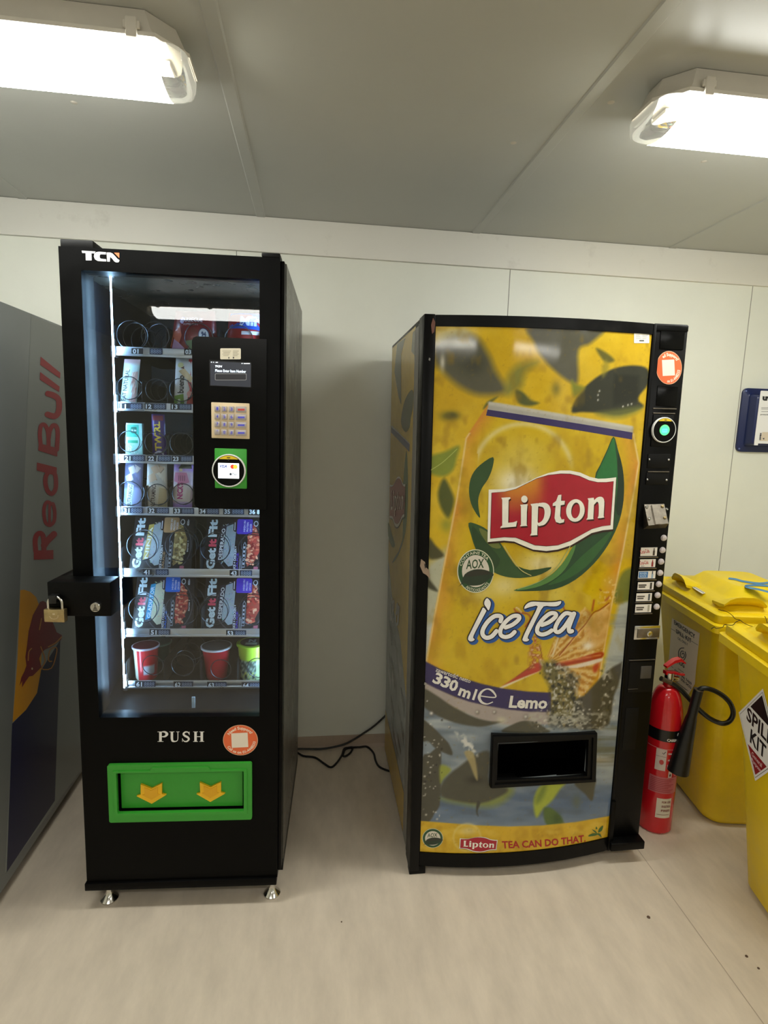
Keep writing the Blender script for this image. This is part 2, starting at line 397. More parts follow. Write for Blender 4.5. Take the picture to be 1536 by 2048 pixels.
# ---- ceiling lamps
def lamp(xa, xb, yc, label, group='fluorescent ceiling lamps'):
    fr = Frame(((xa+xb)/2, yc, CEIL)); t = thing('ceiling_lamp', label, 'ceiling lamp', fr, group); L = (xb-xa)/2
    def sec(z, l, w, ch): return [(l-ch, -w, z), (l, -w+ch, z), (l, w-ch, z), (l-ch, w, z), (-l+ch, w, z), (-l, w-ch, z), (-l, -w+ch, z), (-l+ch, -w, z)]
    m = MB(); m.loft([sec(-.001, L-.03, .078, .05), sec(-.04, L-.012, .09, .055), sec(-.052, L-.004, .094, .056), sec(-.052, L, .098, .056), sec(-.060, L, .098, .056), sec(-.060, L-.006, .092, .056)], smooth=False)
    m.build('housing', M_house, t)
    def dsec(x, s): return [(x, .088*s*math.cos(a), -.0605-.052*s*math.sin(a)**.7) for a in [PI*i/12 for i in range(13)]]
    m = MB(); e = .058
    m.loft([dsec(x, 1) for x in (-L+e, 0, L-e)], caps=True); m.build('diffuser', M_lamp, t)
    for sg in (-1, 1):
        m = MB(); m.loft([dsec(sg*(L-e+.0005), 1), dsec(sg*(L-.032), .97), dsec(sg*(L-.016), .88), dsec(sg*(L-.006), .68), dsec(sg*(L-.003), .5)][::sg]); m.build('end_cap', M_clear, t)
        m = MB(); m.box((sg*(L-.055)-.012, -.03, -.072), (sg*(L-.055)+.012, .03, -.062), .003); m.build('lamp_holder', M_house, t, 'pale plastic tube holder inside the clear end')
    for x in (-L+.1, -L/3, L/3, L-.1):
        for s in (-1, 1):
            m = MB(); m.box((x-.011, s*.097, -.068), (x+.011, s*.106, -.03), .003); m.box((x-.016, s*.096, -.05), (x+.016, s*.103, -.036), .002); m.build('clip', M_house, t)
    return t
lamp(-1.541, -.268, -1.055, 'long fluorescent ceiling lamp at the top left of the view')
lamp(.772, 2.045, -1.08, 'long fluorescent ceiling lamp at the top right, above the yellow bins')
M_lamp = mat('dimmed_lamp_diffuser', (255, 255, 250), .4, emit=(1, .985, .93, 9.5))  # rear rows set dimmer so the gap between the machines stays darker
for xa, y, s in ((-1.28, -2.97, 'nearer row, left'), (.98, -2.97, 'nearer row, right'), (-.70, -4.8, 'farther row, left'), (1.36, -4.8, 'farther row, right')): lamp(xa, xa+1.273, y, 'ceiling lamp behind the viewer, %s' % s)
# ================================================================== the grey drinks cabinet at the left edge
RX = -.94
RB = Frame((RX, -.93, 0)); t = thing('drinks_cabinet', 'grey drinks vending machine with red lettering on its side, cut off by the left edge', 'vending machine', RB)
W_, D_, H_ = .78, .86, 1.838
m = MB(); m.box((-W_, .10, .035), (0, D_, H_), .004); m.build('body', M_grey, t)
m = MB(); m.box((-W_, 0, .035), (0, .097, H_), .008); m.build('door', M_grey, t)
m = MB(); m.box((-W_*.9, -.001, .5), (-W_*.2, .003, 1.7)); m.build('door_panel', M_gloss, t)
for u in (-.05, -W_+.05):
    for v in (.06, D_-.06): MB().lathe([(.022, 0), (.022, .008), (.008, .012), (.008, .036)], (u, v, 0), 16).build('foot', M_rub, t)
sf = Plane(RB, (0, 0, 0), (0, 1, 0), (0, 0, 1)); m = MB()
z7 = zoomer(0, 580, 3.415); z8 = zoomer(0, 1150, 2.926)
top = sf.to2(62, 631); 
wrap = [sf.to2(62, 631), sf.to2(39.5, 1180), sf.to2(25, 1440), sf.to2(10, 1746)]
zt = wrap[0][1]; zb = .045
decal(m, sf, [wrap[3], (D_-.01, zb), (D_-.01, zt), wrap[0], wrap[1], wrap[2]], (150, 154, 149), 1, False)
navy = z8([(70, 870), (150, 790), (215, 690), (238, 560), (352, 380), (320, 1320), (38, 1740)])
decal(m, sf, navy, (22, 24, 62), 2)
sun = z8([(117, 88), (140, 86), (175, 98), (210, 130), (232, 190), (242, 300), (242, 430), (238, 560), (215, 690), (150, 790), (72, 862), (100, 500)])
decal(m, sf, sun, (214, 150, 24), 3)
RED = (168, 24, 40)
decal(m, sf, z8([(232, 158), (250, 152), (292, 172), (300, 260), (330, 335), (360, 352), (356, 378), (322, 405), (290, 425), (262, 436), (240, 455), (228, 490), (240, 540), (215, 565), (190, 590), (168, 594), (150, 620), (126, 658), (128, 620), (112, 648), (122, 600), (140, 565), (152, 530), (146, 480), (156, 410), (165, 330), (190, 235)]), (120, 22, 34), 4)
for pts in ([(236, 420), (262, 500), (240, 548), (298, 545), (325, 470), (328, 425), (290, 440), (282, 500), (300, 505)], [(182, 430), (166, 450), (162, 500)], [(240, 255), (228, 320)], [(358, 362), (322, 398), (280, 420)]):
    stroke(m, sf, z8(pts), 1.1, (196, 130, 60), 5, sm=3)
decal(m, sf, z8(ell(185, 548, 5, 7)), (210, 190, 150), 5)
def red(p): decal(m, sf, z7(p), RED, 4)
def redS(p, h): stroke(m, sf, z7(p), h/3.415, RED, 4)
red([(228, 1842), (362, 1838), (362, 1776), (228, 1780)])
redS([(242, 1785), (238, 1712), (250, 1672), (275, 1662), (294, 1690), (298, 1785)], 17); redS([(298, 1745), (320, 1715), (366, 1668)], 22)
redS([(350, 1462), (322, 1448), (302, 1475), (298, 1532), (310, 1590), (340, 1606), (366, 1580), (372, 1530), (366, 1480), (358, 1460)], 12); redS([(336, 1460), (336, 1600)], 9)
red([(250, 1178), (385, 1212), (385, 1270), (248, 1232)])
redS([(335, 1235), (312, 1270), (308, 1320), (322, 1370), (350, 1392), (374, 1365), (380, 1320), (376, 1270), (362, 1240)], 15)
red([(262, 1046), (390, 1080), (388, 1138), (258, 1095)])
redS([(276, 1060), (270, 985), (278, 928), (300, 920), (320, 950), (328, 1000), (330, 1070)], 14); redS([(330, 1010), (338, 960), (360, 925), (384, 935), (392, 985), (386, 1090)], 15)
redS([(325, 708), (365, 720), (395, 745), (402, 790), (394, 840), (368, 862), (322, 850)], 20)
red([(272, 560), (405, 660), (402, 697), (270, 612)]); red([(275, 455), (410, 565), (408, 605), (272, 510)])
m.build('side_print', mat('side_vinyl', attr=True, rough=.35, spec=.3), t)
# ================================================================== the snack machine
T = Frame((-.6709, -.8326, 0), -.0512, -.0137, -.0009); TW, TD, TH, TB = .5888, .668, 1.94, .085
tc_ = thing('snack_vending_machine', 'tall narrow black snack vending machine with lit glass window, left of the yellow drinks machine', 'vending machine', T)
P0 = Plane(T, (0, 0, 0), (1, 0, 0), (0, 0, 1))
uL = (T.U(160, 540)+T.U(200, 1433))/2; uR = (T.U(519, 558)+T.U(519, 1433))/2; zB = T.Z(360, 1434); zT = T.Z(340, 549)
f0 = lambda u, z: (u, 0, z); f1 = lambda u, z: (u, .048, z)
m = MB()
fz0 = T.Z(360, 1618); fz1 = T.Z(360, 1541); fu0 = T.U(238.5, 1580); fu1 = T.U(487.2, 1580)
m.prism(rect(0, .106, TW-.012, TH-.0), [rect(uL, zB, uR, zT), rect(fu0, fz0, fu1, fz1)], f0, f1)
m.box((TW-.0118, .006, .106), (TW-.001, .046, TH-.006), .002)
door = m.build('door', M_black, tc_)
zt_ = zoomer(150, 490, 13.96); m = MB()
for p in ([(192, 160), (575, 185), (550, 238), (462, 234), (468, 432), (308, 430), (298, 228), (205, 226)],
          [(868, 205), (868, 268), (720, 262), (692, 290), (692, 350), (720, 384), (870, 402), (875, 462), (640, 448), (560, 400), (530, 320), (545, 250), (600, 200), (680, 192)],
          [(888, 212), (985, 212), (1050, 240), (1120, 310), (1190, 390), (1240, 420), (1242, 445), (1215, 485), (1150, 488), (1100, 460), (1050, 395), (985, 325), (975, 466), (900, 464)]):
    decal(m, P0, zt_(p), (238, 238, 236), 2)
decal(m, P0, zt_([(1090, 214), (1240, 222), (1238, 365)]), (232, 118, 70), 2)
m.build('logo', M_print, door, 'white and orange maker logo')
# serif PUSH lettering
m = MB(); zp = zoomer(100, 1420, 2.844)
def glyph(x0, x1, y0, y1, polys, strokes=()):
    g = lambda pts: zp([(x0+(x1-x0)*a, y1+(y0-y1)*b) for a, b in pts])
    for p in polys: decal(m, P0, g(p), (232, 230, 226), 2)
    for p, h in strokes: stroke(m, P0, g(p), [q/2.844 for q in h], (232, 230, 226), 2)
R_ = lambda a, b, c, d: [(a, b), (c, b), (c, d), (a, d)]
glyph(612, 670, 122, 180, [R_(.16, .03, .42, .97), R_(0, 0, .58, .05), R_(0, .95, .5, 1)], [([(.42, .97), (.72, .96), (.92, .75), (.72, .52), (.42, .5)], [2, 5, 8, 5, 2])])
glyph(680, 737, 122, 180, [R_(.12, .3, .36, .97), R_(0, .95, .48, 1), R_(.68, .95, 1, 1), R_(.8, .3, .88, .97)], [([(.24, .36), (.3, .1), (.54, .03), (.78, .12), (.84, .36)], [7, 6, 3, 2, 2])])
glyph(750, 798, 122, 180, [R_(.86, .66, .92, 1), R_(.04, 0, .1, .34)], [([(.88, .76), (.72, .94), (.42, .95), (.2, .78), (.34, .6), (.68, .45), (.84, .26), (.62, .05), (.3, .05), (.08, .26)], [1.5, 3, 4, 5, 6, 6, 5, 4, 3, 1.5])])
glyph(815, 877, 122, 180, [R_(.1, .03, .33, .97), R_(.67, .03, .9, .97), R_(0, 0, .43, .05), R_(0, .95, .43, 1), R_(.57, 0, 1, .05), R_(.57, .95, 1, 1), R_(.33, .47, .67, .54)])
m.build('lettering', M_print, door, 'white serif lettering')
def sticker(sf, c, rx, ry, parent, cut=None, tilt=-4):
    m = MB(); pts = ell(c[0], c[1], rx, ry, 40)
    if cut is not None: pts = [(max(p[0], cut(p[1])), p[1]) for p in pts]
    decal(m, sf, pts, (224, 176, 140), 2)
    pts = ell(c[0], c[1], rx*.96, ry*.96, 40)
    if cut is not None: pts = [(max(p[0], cut(p[1])), p[1]) for p in pts]
    decal(m, sf, pts, (234, 106, 58), 3)
    q = .47; g = [(-q, -q*1.02), (q*1.0, -q), (q, q*1.02), (-q, q)]
    decal(m, sf, [(c[0]+rx*(a-.04)+ry*.05*b, c[1]+ry*b-rx*.06*a) for a, b in g], (240, 228, 212), 4)
    w1 = (250, 226, 206)
    if cut is None: text_arc(m, sf, 'Need Support?', c, rx*.70, ry*.70, -152, -34, ry*.18, w1, 4, bold=.035)
    else: text_arc(m, sf, 'ed Support?', c, rx*.70, ry*.70, -128, -34, ry*.18, w1, 4, bold=.035)
    if cut is None: text_arc(m, sf, 'Call us on 01-4448233', c, rx*.88, ry*.88, 150, 6, ry*.17, w1, 4, bold=.03, flip=True)
    else: text_arc(m, sf, 'on 01-4448233', c, rx*.88, ry*.88, 100, 10, ry*.17, w1, 4, bold=.03, flip=True)
    return m.build('support_sticker', M_print, parent, 'orange support sticker')
sticker(P0, (481, 1480), 35, 30.5, door)
# body shell
m = MB(); V0 = .054
for a, b in (((0, V0, .106), (.028, TD, TH)), ((TW-.02, V0, .106), (TW, TD, TH)), ((.028, TD-.03, .106), (TW-.02, TD, TH)), ((.028, V0, TH-.05), (TW-.02, TD-.03, TH)), ((.028, V0, .106), (TW-.02, TD-.03, .14))):
    m.box(a, b)
m.build('cabinet_shell', M_blackside, tc_)
UI0, UI1 = .030, TW-.022; zrow = [T.Z(300, y, .15) for y in (703, 813, 917, 1021, 1144, 1264, 1368)]
m = MB(); m.box((UI0-.002, .056, zB-.01), (UI0, TD-.04, zT+.03)); m.box((UI1, .056, zB-.01), (UI1+.002, TD-.04, zT+.03)); m.box((UI0, TD-.045, zB-.01), (UI1, TD-.04, zT+.03)); m.box((UI0, .056, zT+.03), (UI1, TD-.04, zT+.034))
m.build('interior_lining', M_in, tc_); m = MB(); m.loft([[(UI0, .056, zB-.02), (UI0, .10, zB-.012), (UI0, .30, zB+.05), (UI0, .50, zB+.06)], [(UI1, .056, zB-.02), (UI1, .10, zB-.012), (UI1, .30, zB+.05), (UI1, .50, zB+.06)]], smooth=False, caps=False, closed=False)
m.build('drop_chute', M_indark, tc_)
m = MB(); m.box((UI0+.001, .058, zB-.008), (UI0+.014, .105, zT+.028)); m.build('inner_post', M_indark, tc_, 'dark inner post beside the light tube')
m = MB(); ul = T.U(226, 700, .135); m.tube([(ul, .135, zB+.03), (ul, .135, zT+.01)], .0022, 10); m.build('light_tube', M_led, tc_, 'added light tube, unseen behind the right frame')
m = MB(); m.tube([(UI1-.010, .128, zB+.03), (UI1-.010, .128, zT+.01)], .0040, 10); m.build('light_tube', M_led, tc_, 'added light tube, unseen behind the right frame')  # second tube added out of sight behind the frame to light the goods
m = MB(); m.box((UI0+.05, .07, zT+.012), (UI1-.04, .085, zT+.02)); m.build('added_top_light', mat('added_top_led', (220, 235, 255), emit=(.6, .8, 1, 2.5)), tc_)  # strip added above the window to brighten the cabinet inside
# trays with price rails, dividers and spirals
ROWS = [  # y, tags [(number px, digits px)], dividers px, spirals (cx, cy, r, turns)
 (703, [('01', 266, 284), ('8888', 302, 323), ('03', 371, 383)], [228, 332, 437, 520], [(263, 671, 26, 3), (311, 672, 25, 4), (398, 676, 26, 2), (478, 680, 26, 2)]),
 (813, [('11', 241, 257), ('8888', 262, 283), ('12', 292, 306), ('8888', 309, 330), ('13', 344, 357), ('8888', 360, 381)], [232, 283, 334, 386], [(258, 776, 21, 3), (313, 780, 20, 6), (362, 780, 21, 3)]),
 (917, [('21', 250, 264), ('8888', 267, 288), ('22', 297, 310), ('8888', 318, 340), ('23', 346, 360), ('8888', 363, 383)], [233, 286, 336, 388], [(259, 883, 19.5, 3), (312, 886, 20.5, 3), (363, 888, 21.5, 5)]),
 (1021, [('31', 248, 259), ('8888', 263, 284), ('32', 298, 311), ('8888', 315, 336), ('33', 349, 361), ('8888', 365, 386), ('34', 400, 412), ('8888', 415, 436), ('35', 449, 461), ('8888', 465, 486), ('36', 499, 511), ('8', 514, 519)], [238, 290, 340, 392], [(260, 987, 23, 3), (316, 989, 20, 3), (366, 988, 20, 3)]),
 (1144, [('41', 288, 301), ('8888', 314, 335), ('43', 462, 475), ('8888', 482, 502)], [243, 391, 400], [(284, 1092, 28, 2), (362, 1092, 30, 2), (430, 1096, 28, 2), (507, 1098, 29, 2)]),
 (1264, [('51', 302, 314), ('8888', 318, 338), ('53', 455, 467), ('8888', 471, 490)], [248, 392, 402], [(286, 1218, 27, 2), (364, 1220, 31, 2), (428, 1222, 27, 2), (506, 1222, 29, 2)]),
 (1368, [('61', 273, 284), ('8888', 289, 309), ('62', 350, 360), ('8888', 364, 384), ('63', 417, 427), ('8888', 431, 451), ('64', 486, 497), ('8888', 500, 519)], [252, 327, 400, 474], [(306, 1330, 20, 1), (366, 1330, 22, 3), (442, 1338, 20, 1), (515, 1335, 20, 1)]),
]
VT = .15; PT = Plane(T, (0, VT, 0), (1, 0, 0), (0, 0, 1)); tray_top = []
for (y, tags, divs, spir) in ROWS:
    zc = T.Z(300, y, VT); uA = T.U(divs[0]+4, y, VT); uB = UI1-.012
    m = MB(); zt1 = zc+.0125
    m.box((uA, VT, zc-.0125), (uB, VT+.004, zc+.0115), .0015, 1); m.box((uA, VT-.003, zc-.015), (uB, VT+.004, zc-.0085), .001, 1)
    for (s, a, b) in tags:
        ya = y+(a-300)*.012
        pa = (a-3, ya+6.5); tall = 8.5
        decal(m, PT, [(a-2.5, ya+6), (b+2.5, ya+6.2), (b+2.5, ya-6), (a-2.5, ya-6.2)], (14, 20, 32) if s != '8888' else (40, 52, 76), 6, mi=2)
        if s != '8888' and len(s) == 2: b = a+11.5
        text(m, PT, s, (a, ya+4.2), (b, ya+4.4), 8.2, (240, 246, 252) if s != '8888' else (150, 164, 190), 8, bold=.03 if s != '8888' else 0., mi=2)
    m.box((uA, VT+.004, zc-.008), (uB, .56, zc-.006), 0, 0)
    for x in (T.U(divs[0]-3, y, VT), ):
        m.box((x-.004, VT-.006, zc-.02), (x+.010, VT+.02, zc+.012), .002, 1); m.box((x, VT, zc+.012), (x+.006, VT+.015, zc+.032), .001, 1)
    tr = m.build('tray', [M_indark, M_alu, M_print], tc_)
    for dx in divs:
        u = T.U(dx, y-30, VT+.004); mm = MB()
        pts = rect(VT+.006, zc-.005, .5, zc+.075, .012)
        mm.prism(pts, [], lambda a, b: (u-.0008, a, b), lambda a, b: (u+.0008, a, b)); mm.build('divider', M_in, tr)
    for (cx, cy, r, n) in spir:
        c = T.at(cx, cy, VT+.012); rr = r*1.84/F; path = []; N = 22
        ring = int(N*1.05)
        for k in range(ring): a = -PI/2+2*PI*k/N; path.append((c[0]+rr*math.cos(a), VT+.008+.004*k/N, c[2]+rr*math.sin(a)))
        if n > 1:
            for k in range(1, int((n if n > 2 else 3)*N)): a = -PI/2+2*PI*(ring+k)/N; path.append((c[0]+rr*math.cos(a), VT+.014+.068*k/N, c[2]+rr*math.sin(a)))
        MB().tube(path, .0013, 6).build('spiral', M_wire, tr)
# glass, control panel
MB().box((uL-.004, .012, zB-.004), (uR+.004, .016, zT+.004)).build('window_glass', M_glass, tc_)
m = MB(); cp0 = T.U(387, 850); cz0 = T.Z(440, 1017); cz1 = T.Z(440, 675)
pts = [(cp0+.012, cz0), (uR+.02, cz0), (uR+.02, cz1), (cp0+.012, cz1), (cp0+.004, cz1-.004), (cp0, cz1-.012), (cp0, cz0+.012), (cp0+.004, cz0+.004)]
m.prism(pts, [], lambda a, b: (a, -.004, b), lambda a, b: (a, .010, b)); cp = m.build('control_panel', M_gloss, tc_)
PC = Plane(T, (0, -.004, 0), (1, 0, 0), (0, 0, 1)); zc2 = zoomer(380, 660, 5.533)
m = MB(); decal(m, PC, zc2(rect(335, 203, 563, 325, 12)), (226, 218, 196), 2)
for i in range(4): decal(m, PC, zc2(rect(358+i % 2*10, 230+i*17, 455-i*9, 236+i*17)), (176, 166, 146), 3); decal(m, PC, zc2(rect(475, 230+i*17, 540-(i*13) % 25, 236+i*17)), (170, 160, 140), 3)
decal(m, PC, zc2(rect(425, 300, 436, 316)), (30, 28, 26), 3); decal(m, PC, zc2(rect(475, 298, 488, 316)), (30, 28, 26), 3)
m.build('info_sticker', M_print, cp, 'small cream sticker')
m = MB(); decal(m, PC, zc2([(212, 330), (680, 358), (680, 638), (216, 620)]), (8, 8, 9), 2); decal(m, PC, zc2([(224, 345), (674, 368), (672, 632), (226, 612)]), (38, 40, 46), 3)
text(m, PC, 'Please Enter Item Number', zc2([(280, 463)])[0], zc2([(620, 474)])[0], 5.2, (226, 240, 255), 4, bold=.02)
text(m, PC, 'TCN', zc2([(278, 411)])[0], zc2([(356, 413)])[0], 3.4, (230, 240, 250), 4, bold=.06, shear=.15)
for a, b in (((232, 352), 14), ((258, 353), 10), ((284, 354), 26), ((570, 366), 14), ((594, 367), 70)): decal(m, PC, zc2(rect(a[0], a[1], a[0]+b, a[1]+9)), (214, 220, 226), 4)
decal(m, PC, zc2(rect(278, 482, 626, 556, 12)), (120, 120, 118), 4); decal(m, PC, zc2(rect(282, 486, 622, 552, 10)), (34, 34, 36), 5)
m.build('display_screen', M_screen, cp, 'small dark display with white text')
m = MB(); k0 = T.at(423.5, 876, -.004); k1 = T.at(499.5, 807, -.004)
m.box((k0[0], -.008, k0[2]), (k1[0], -.004, k1[2]), .002); kp = m.build('keypad', mat('keypad_plate', (226, 206, 170), .35, .2), tc_, 'beige metal keypad')
PK = Plane(T, (0, -.0115, 0), (1, 0, 0), (0, 0, 1))
for r in range(4):
    for c in range(4):
        x0, x1 = ((272, 333), (350, 412), (428, 491), (507, 626))[c]; y = 840+r*86+c*3
        a = T.at(*zc2([(x0, y+62)])[0], -.008); b = T.at(*zc2([(x1, y)])[0], -.008)
        mm = MB(); mm.box((a[0], -.0115, a[2]), (b[0], -.007, b[2]), .0016)
        s = ['123', '456', '789', '*0#'][r][c] if c < 3 else ''
        hue = (90, 92, 220) if (r, c) != (0, 3) else (214, 70, 66)
        if s: text(mm, PK, s, zc2([(x0+20, y+46)])[0], zc2([(x1-20, y+46)])[0], 6, hue, 1, mi=1)
        else: decal(mm, PK, zc2(rect(x0+22, y+22, x1-22, y+42)), hue, 1, mi=1)
        mm.build('key', [mat('key_cap', (184, 176, 176), .35, .4) if 'key_cap' not in bpy.data.materials else bpy.data.materials['key_cap'], M_print], kp)
def reader(sf, fr, v, c, rx, ry, par, mode):
    # round contactless reader: white ring, black face, yellow top, lit screen
    m = MB(); q = fr.at(*c, v); r = abs(fr.U(c[0]+rx, c[1], v)-q[0]); d = .012
    m.lathe([(r*.9, 0), (r, -.004), (r, -d+.002), (r*.97, -d), (r*.93, -d), (r*.92, -d+.001)], (q[0], v, q[2]), 40, mi=0, axis='y')
    m.lathe([(r*.925, -d+.0008), (.0001, -d+.0006)], (q[0], v, q[2]), 40, mi=1, axis='y', smooth=False)
    o = m.build('card_reader', [mat('white_ring', (232, 232, 228), .35), M_gloss], par, 'round contactless card reader with white rim')
    s2 = Plane(fr, (q[0], v-d+.0004, q[2]), (r, 0, 0), (0, 0, r)); m = MB()
    seg = [(math.cos(a)*.9, math.sin(a)*.9) for a in np.linspace(math.radians(50), math.radians(130), 14)]
    decal(m, s2, seg, (240, 206, 40), 2, False); decal(m, s2, rect(-.1, .76, .1, .81), (40, 36, 16), 3, False); decal(m, s2, ell(0, .66, .05), (20, 20, 20), 3, False)
    m.build('printed_face', M_print, o)
    m = MB()
    if mode:
        decal(m, s2, rect(-.62, -.46, .62, .46, .03), (236, 246, 250), 3, False)
        text(m, s2, 'VISA', (-.52, .18), (-.1, .18), .17, (32, 52, 130), 4, False, .03, .25)
        decal(m, s2, ell(.24, .25, .13), (226, 60, 40), 4, False); decal(m, s2, ell(.40, .25, .13), (246, 176, 60), 5, False)
        text(m, s2, 'G Pay', (-.46, -.25), (-.14, -.25), .13, (150, 190, 176), 4, False, 0)
        decal(m, s2, ell(.12, -.2, .07, .075), (40, 46, 54), 4, False); text(m, s2, 'Pay', (.22, -.26), (.48, -.26), .14, (60, 66, 74), 4, False, .01)
    else:
        decal(m, s2, ell(0, 0, .42), (96, 214, 116), 3, False); decal(m, s2, ell(0, -.03, .36), (70, 206, 150), 4, False)
        decal(m, s2, rect(-.22, -.2, .22, .1, .08), (96, 226, 216), 5, False); decal(m, s2, rect(-.16, -.05, .16, -.02), (40, 140, 140), 6, False)
    m.build('lit_display', M_screen, o)
m = MB(); a = T.at(430.5, 976, -.004); b = T.at(494, 898, -.004); m.box((a[0], -.010, a[2]), (b[0], -.004, b[2]), .0025); gp = m.build('reader_plate', M_green, tc_, 'green plate behind the card reader')
reader(Plane(T, (0, -.01, 0), (1, 0, 0), (0, 0, 1)), T, -.010, (459, 941), 33.5, 33, tc_, 1)
# product flap
m = MB(); o_ = T; a = (T.U(219, 1584), T.Z(361, 1638)); b = (T.U(504.6, 1580), T.Z(361, 1524.5))
m.prism(rect(*a, *b, .006), [rect(fu0-.003, fz0-.003, fu1+.003, fz1+.003, .004)], lambda u, z: (u, -.010, z), lambda u, z: (u, -.0, z))
cu = (fu0+fu1)/2; hh = (fz1+b[1])/2
m.prism([(fu0-.012, fz0-.012), (fu1+.012, fz0-.012), (fu1+.012, fz1+.008), (cu+.135*.66, fz1+.008), (cu+.125*.66, fz1+.018), (cu-.125*.66, fz1+.018), (cu-.135*.66, fz1+.008), (fu0-.012, fz1+.008)], [rect(fu0-.0025, fz0-.0025, fu1+.0025, fz1+.0025, .003)], lambda u, z: (u, -.0135, z), lambda u, z: (u, -.0095, z))
fp = m.build('flap_surround', M_green, tc_, 'green plastic surround of the push flap')
m = MB(); m.box((fu0+.003, .004, fz0+.003), (fu1-.003, .014, fz1-.003), .002); fl_ = m.build('push_flap', M_green, tc_, 'green push flap with two yellow arrows')
PF = Plane(T, (0, .004, 0), (1, 0, 0), (0, 0, 1))
for pts in ([(520, 415), (580, 440), (640, 410), (640, 470), (665, 475), (583, 525), (497, 482), (520, 475)], [(855, 405), (915, 432), (975, 403), (975, 462), (998, 468), (915, 515), (836, 470), (858, 465)]):
    q = [PF.to2(*p) for p in zp(pts)]; cx = sum(p[0] for p in q)/8; cz = sum(p[1] for p in q)/8
    m = MB(); m.prism(q, [], lambda u, z: (u, -.003, z), lambda u, z: (u, .005, z), 0)
    q2 = [(cx+(p[0]-cx)*.62, cz+(p[1]-cz)*.62) for p in q]
    m.prism(q2, [], lambda u, z: (u, -.0045, z), lambda u, z: (u, -.002, z), 1)
    m.build('arrow', [M_yel, mat('amber_insert', (232, 172, 20), .35)], fl_, 'raised yellow down arrow')
MB().box((fu0-.02, .03, fz0-.02), (fu1+.02, .04, fz1+.02)).build('flap_backing', M_indark, tc_)
# base plate, feet, top lugs, door edge
m = MB(); m.box((-.004, -.008, .066), (TW-.014, .05, .090), .002); m.box((0, .05, .07), (TW, TD, .106)); m.box((0, 0, .088), (TW-.012, .048, .107)); m.build('base_plate', M_black, tc_)
for (px, py) in ((215, 1795), (543, 1784)):
    p = T.at(px, py, .02)
    for v in (.035, TD-.05):
        MB().lathe([(.026, -.0), (.0265, .004), (.021, .010), (.013, .020), (.0085, .030), (.0085, .066)], (p[0], v, .0005-v*.0137*-1*0), 28).build('levelling_foot', M_chrome, tc_, 'chrome levelling foot')
m = MB(); m.box((.0, .01, TH), (T.U(186, 488, .01), .09, TH+.022), .003); m.build('top_hinge', M_rub, tc_)
m = MB(); m.box((T.U(523, 508), .0, TH), (TW-.012, .05, TH+.012), .003); m.build('top_hinge', M_rub, tc_)
# lock bracket
vb = -.072; a = T.at(97, 1232.5, vb); b = T.at(220, 1165, vb)
m = MB(); m.box((a[0], vb, a[2]), (b[0], -.001, b[2]), .003); m.box((a[0], -.005, a[2]), (-.002, .12, b[2]), .003); lb = m.build('lock_bracket', mat('bracket_black', (4, 4, 4), .4, spec=.14), tc_, 'thick black steel lock bracket')
q = T.at(195, 1211.5, vb)
m = MB(); m.lathe([(.0135, 0), (.0135, -.014), (.0125, -.0155), (.0001, -.0155)], (q[0], vb, q[2]), 28, axis='y'); cl = m.build('cam_lock', M_chrome, lb, 'round chrome cam lock')
sl = Plane(T, (q[0], vb-.0156, q[2]), (.0125, 0, 0), (0, 0, .0125)); m = MB()
for i in range(4): hw = .12+.13*i; decal(m, sl, [(-hw, .25-.27*i), (hw, .25-.27*i), (hw+.06, .08-.27*i), (-hw-.06, .08-.27*i)], (40, 36, 28), 1, False)
decal(m, sl, [(0, .75), (.12, .36), (-.12, .36)], (40, 36, 28), 1, False)
m.build('engraved_mark', M_print, lb)
h0 = T.at(112, 1190, vb)
m = MB(); m.box((h0[0]-.010, vb-.022, h0[2]-.018), (h0[0]+.010, vb+.002, h0[2]+.004), .002); m.build('hasp', mat('hasp_black', (18, 18, 18), .3), lb)
# padlock hanging on the hasp
hp = T.W((h0[0]+.003, vb-.013, h0[2]-.012)); PL = Frame(hp, -.12)
pk = thing('padlock', 'small brass padlock hanging on the black lock bracket of the snack machine', 'padlock', PL)
m = MB(); m.box((-.0275, -.009, -.058), (.0275, .009, -.022), .0025); bd = m.build('lock_body', M_brass, pk, 'brass coloured lock body')
spl = Plane(PL, (0, -.009, -.040), (.0275, 0, 0), (0, 0, .0275)); m = MB()
for i in range(9):
    a = math.radians(200+i*20); decal(m, spl, ell(.42*math.cos(a), .36*math.sin(a)+.05, .05, .035, 8, a), (222, 208, 176), 1, False)
text(m, spl, 'M', (-.1, .12), (.1, .12), .16, (222, 208, 176), 1, False)
m.build('engraving', M_print, bd)
m = MB(); m.tube([(-.019, 0, -.024), (-.019, 0, -.006)]+[(-.019*math.cos(a), 0, -.006+.017*math.sin(a)) for a in np.linspace(.2, PI-.2, 10)]+[(.019, 0, -.006), (.019, 0, -.024)], .0036, 10); m.build('shackle', M_chrome, pk, 'bright steel shackle')
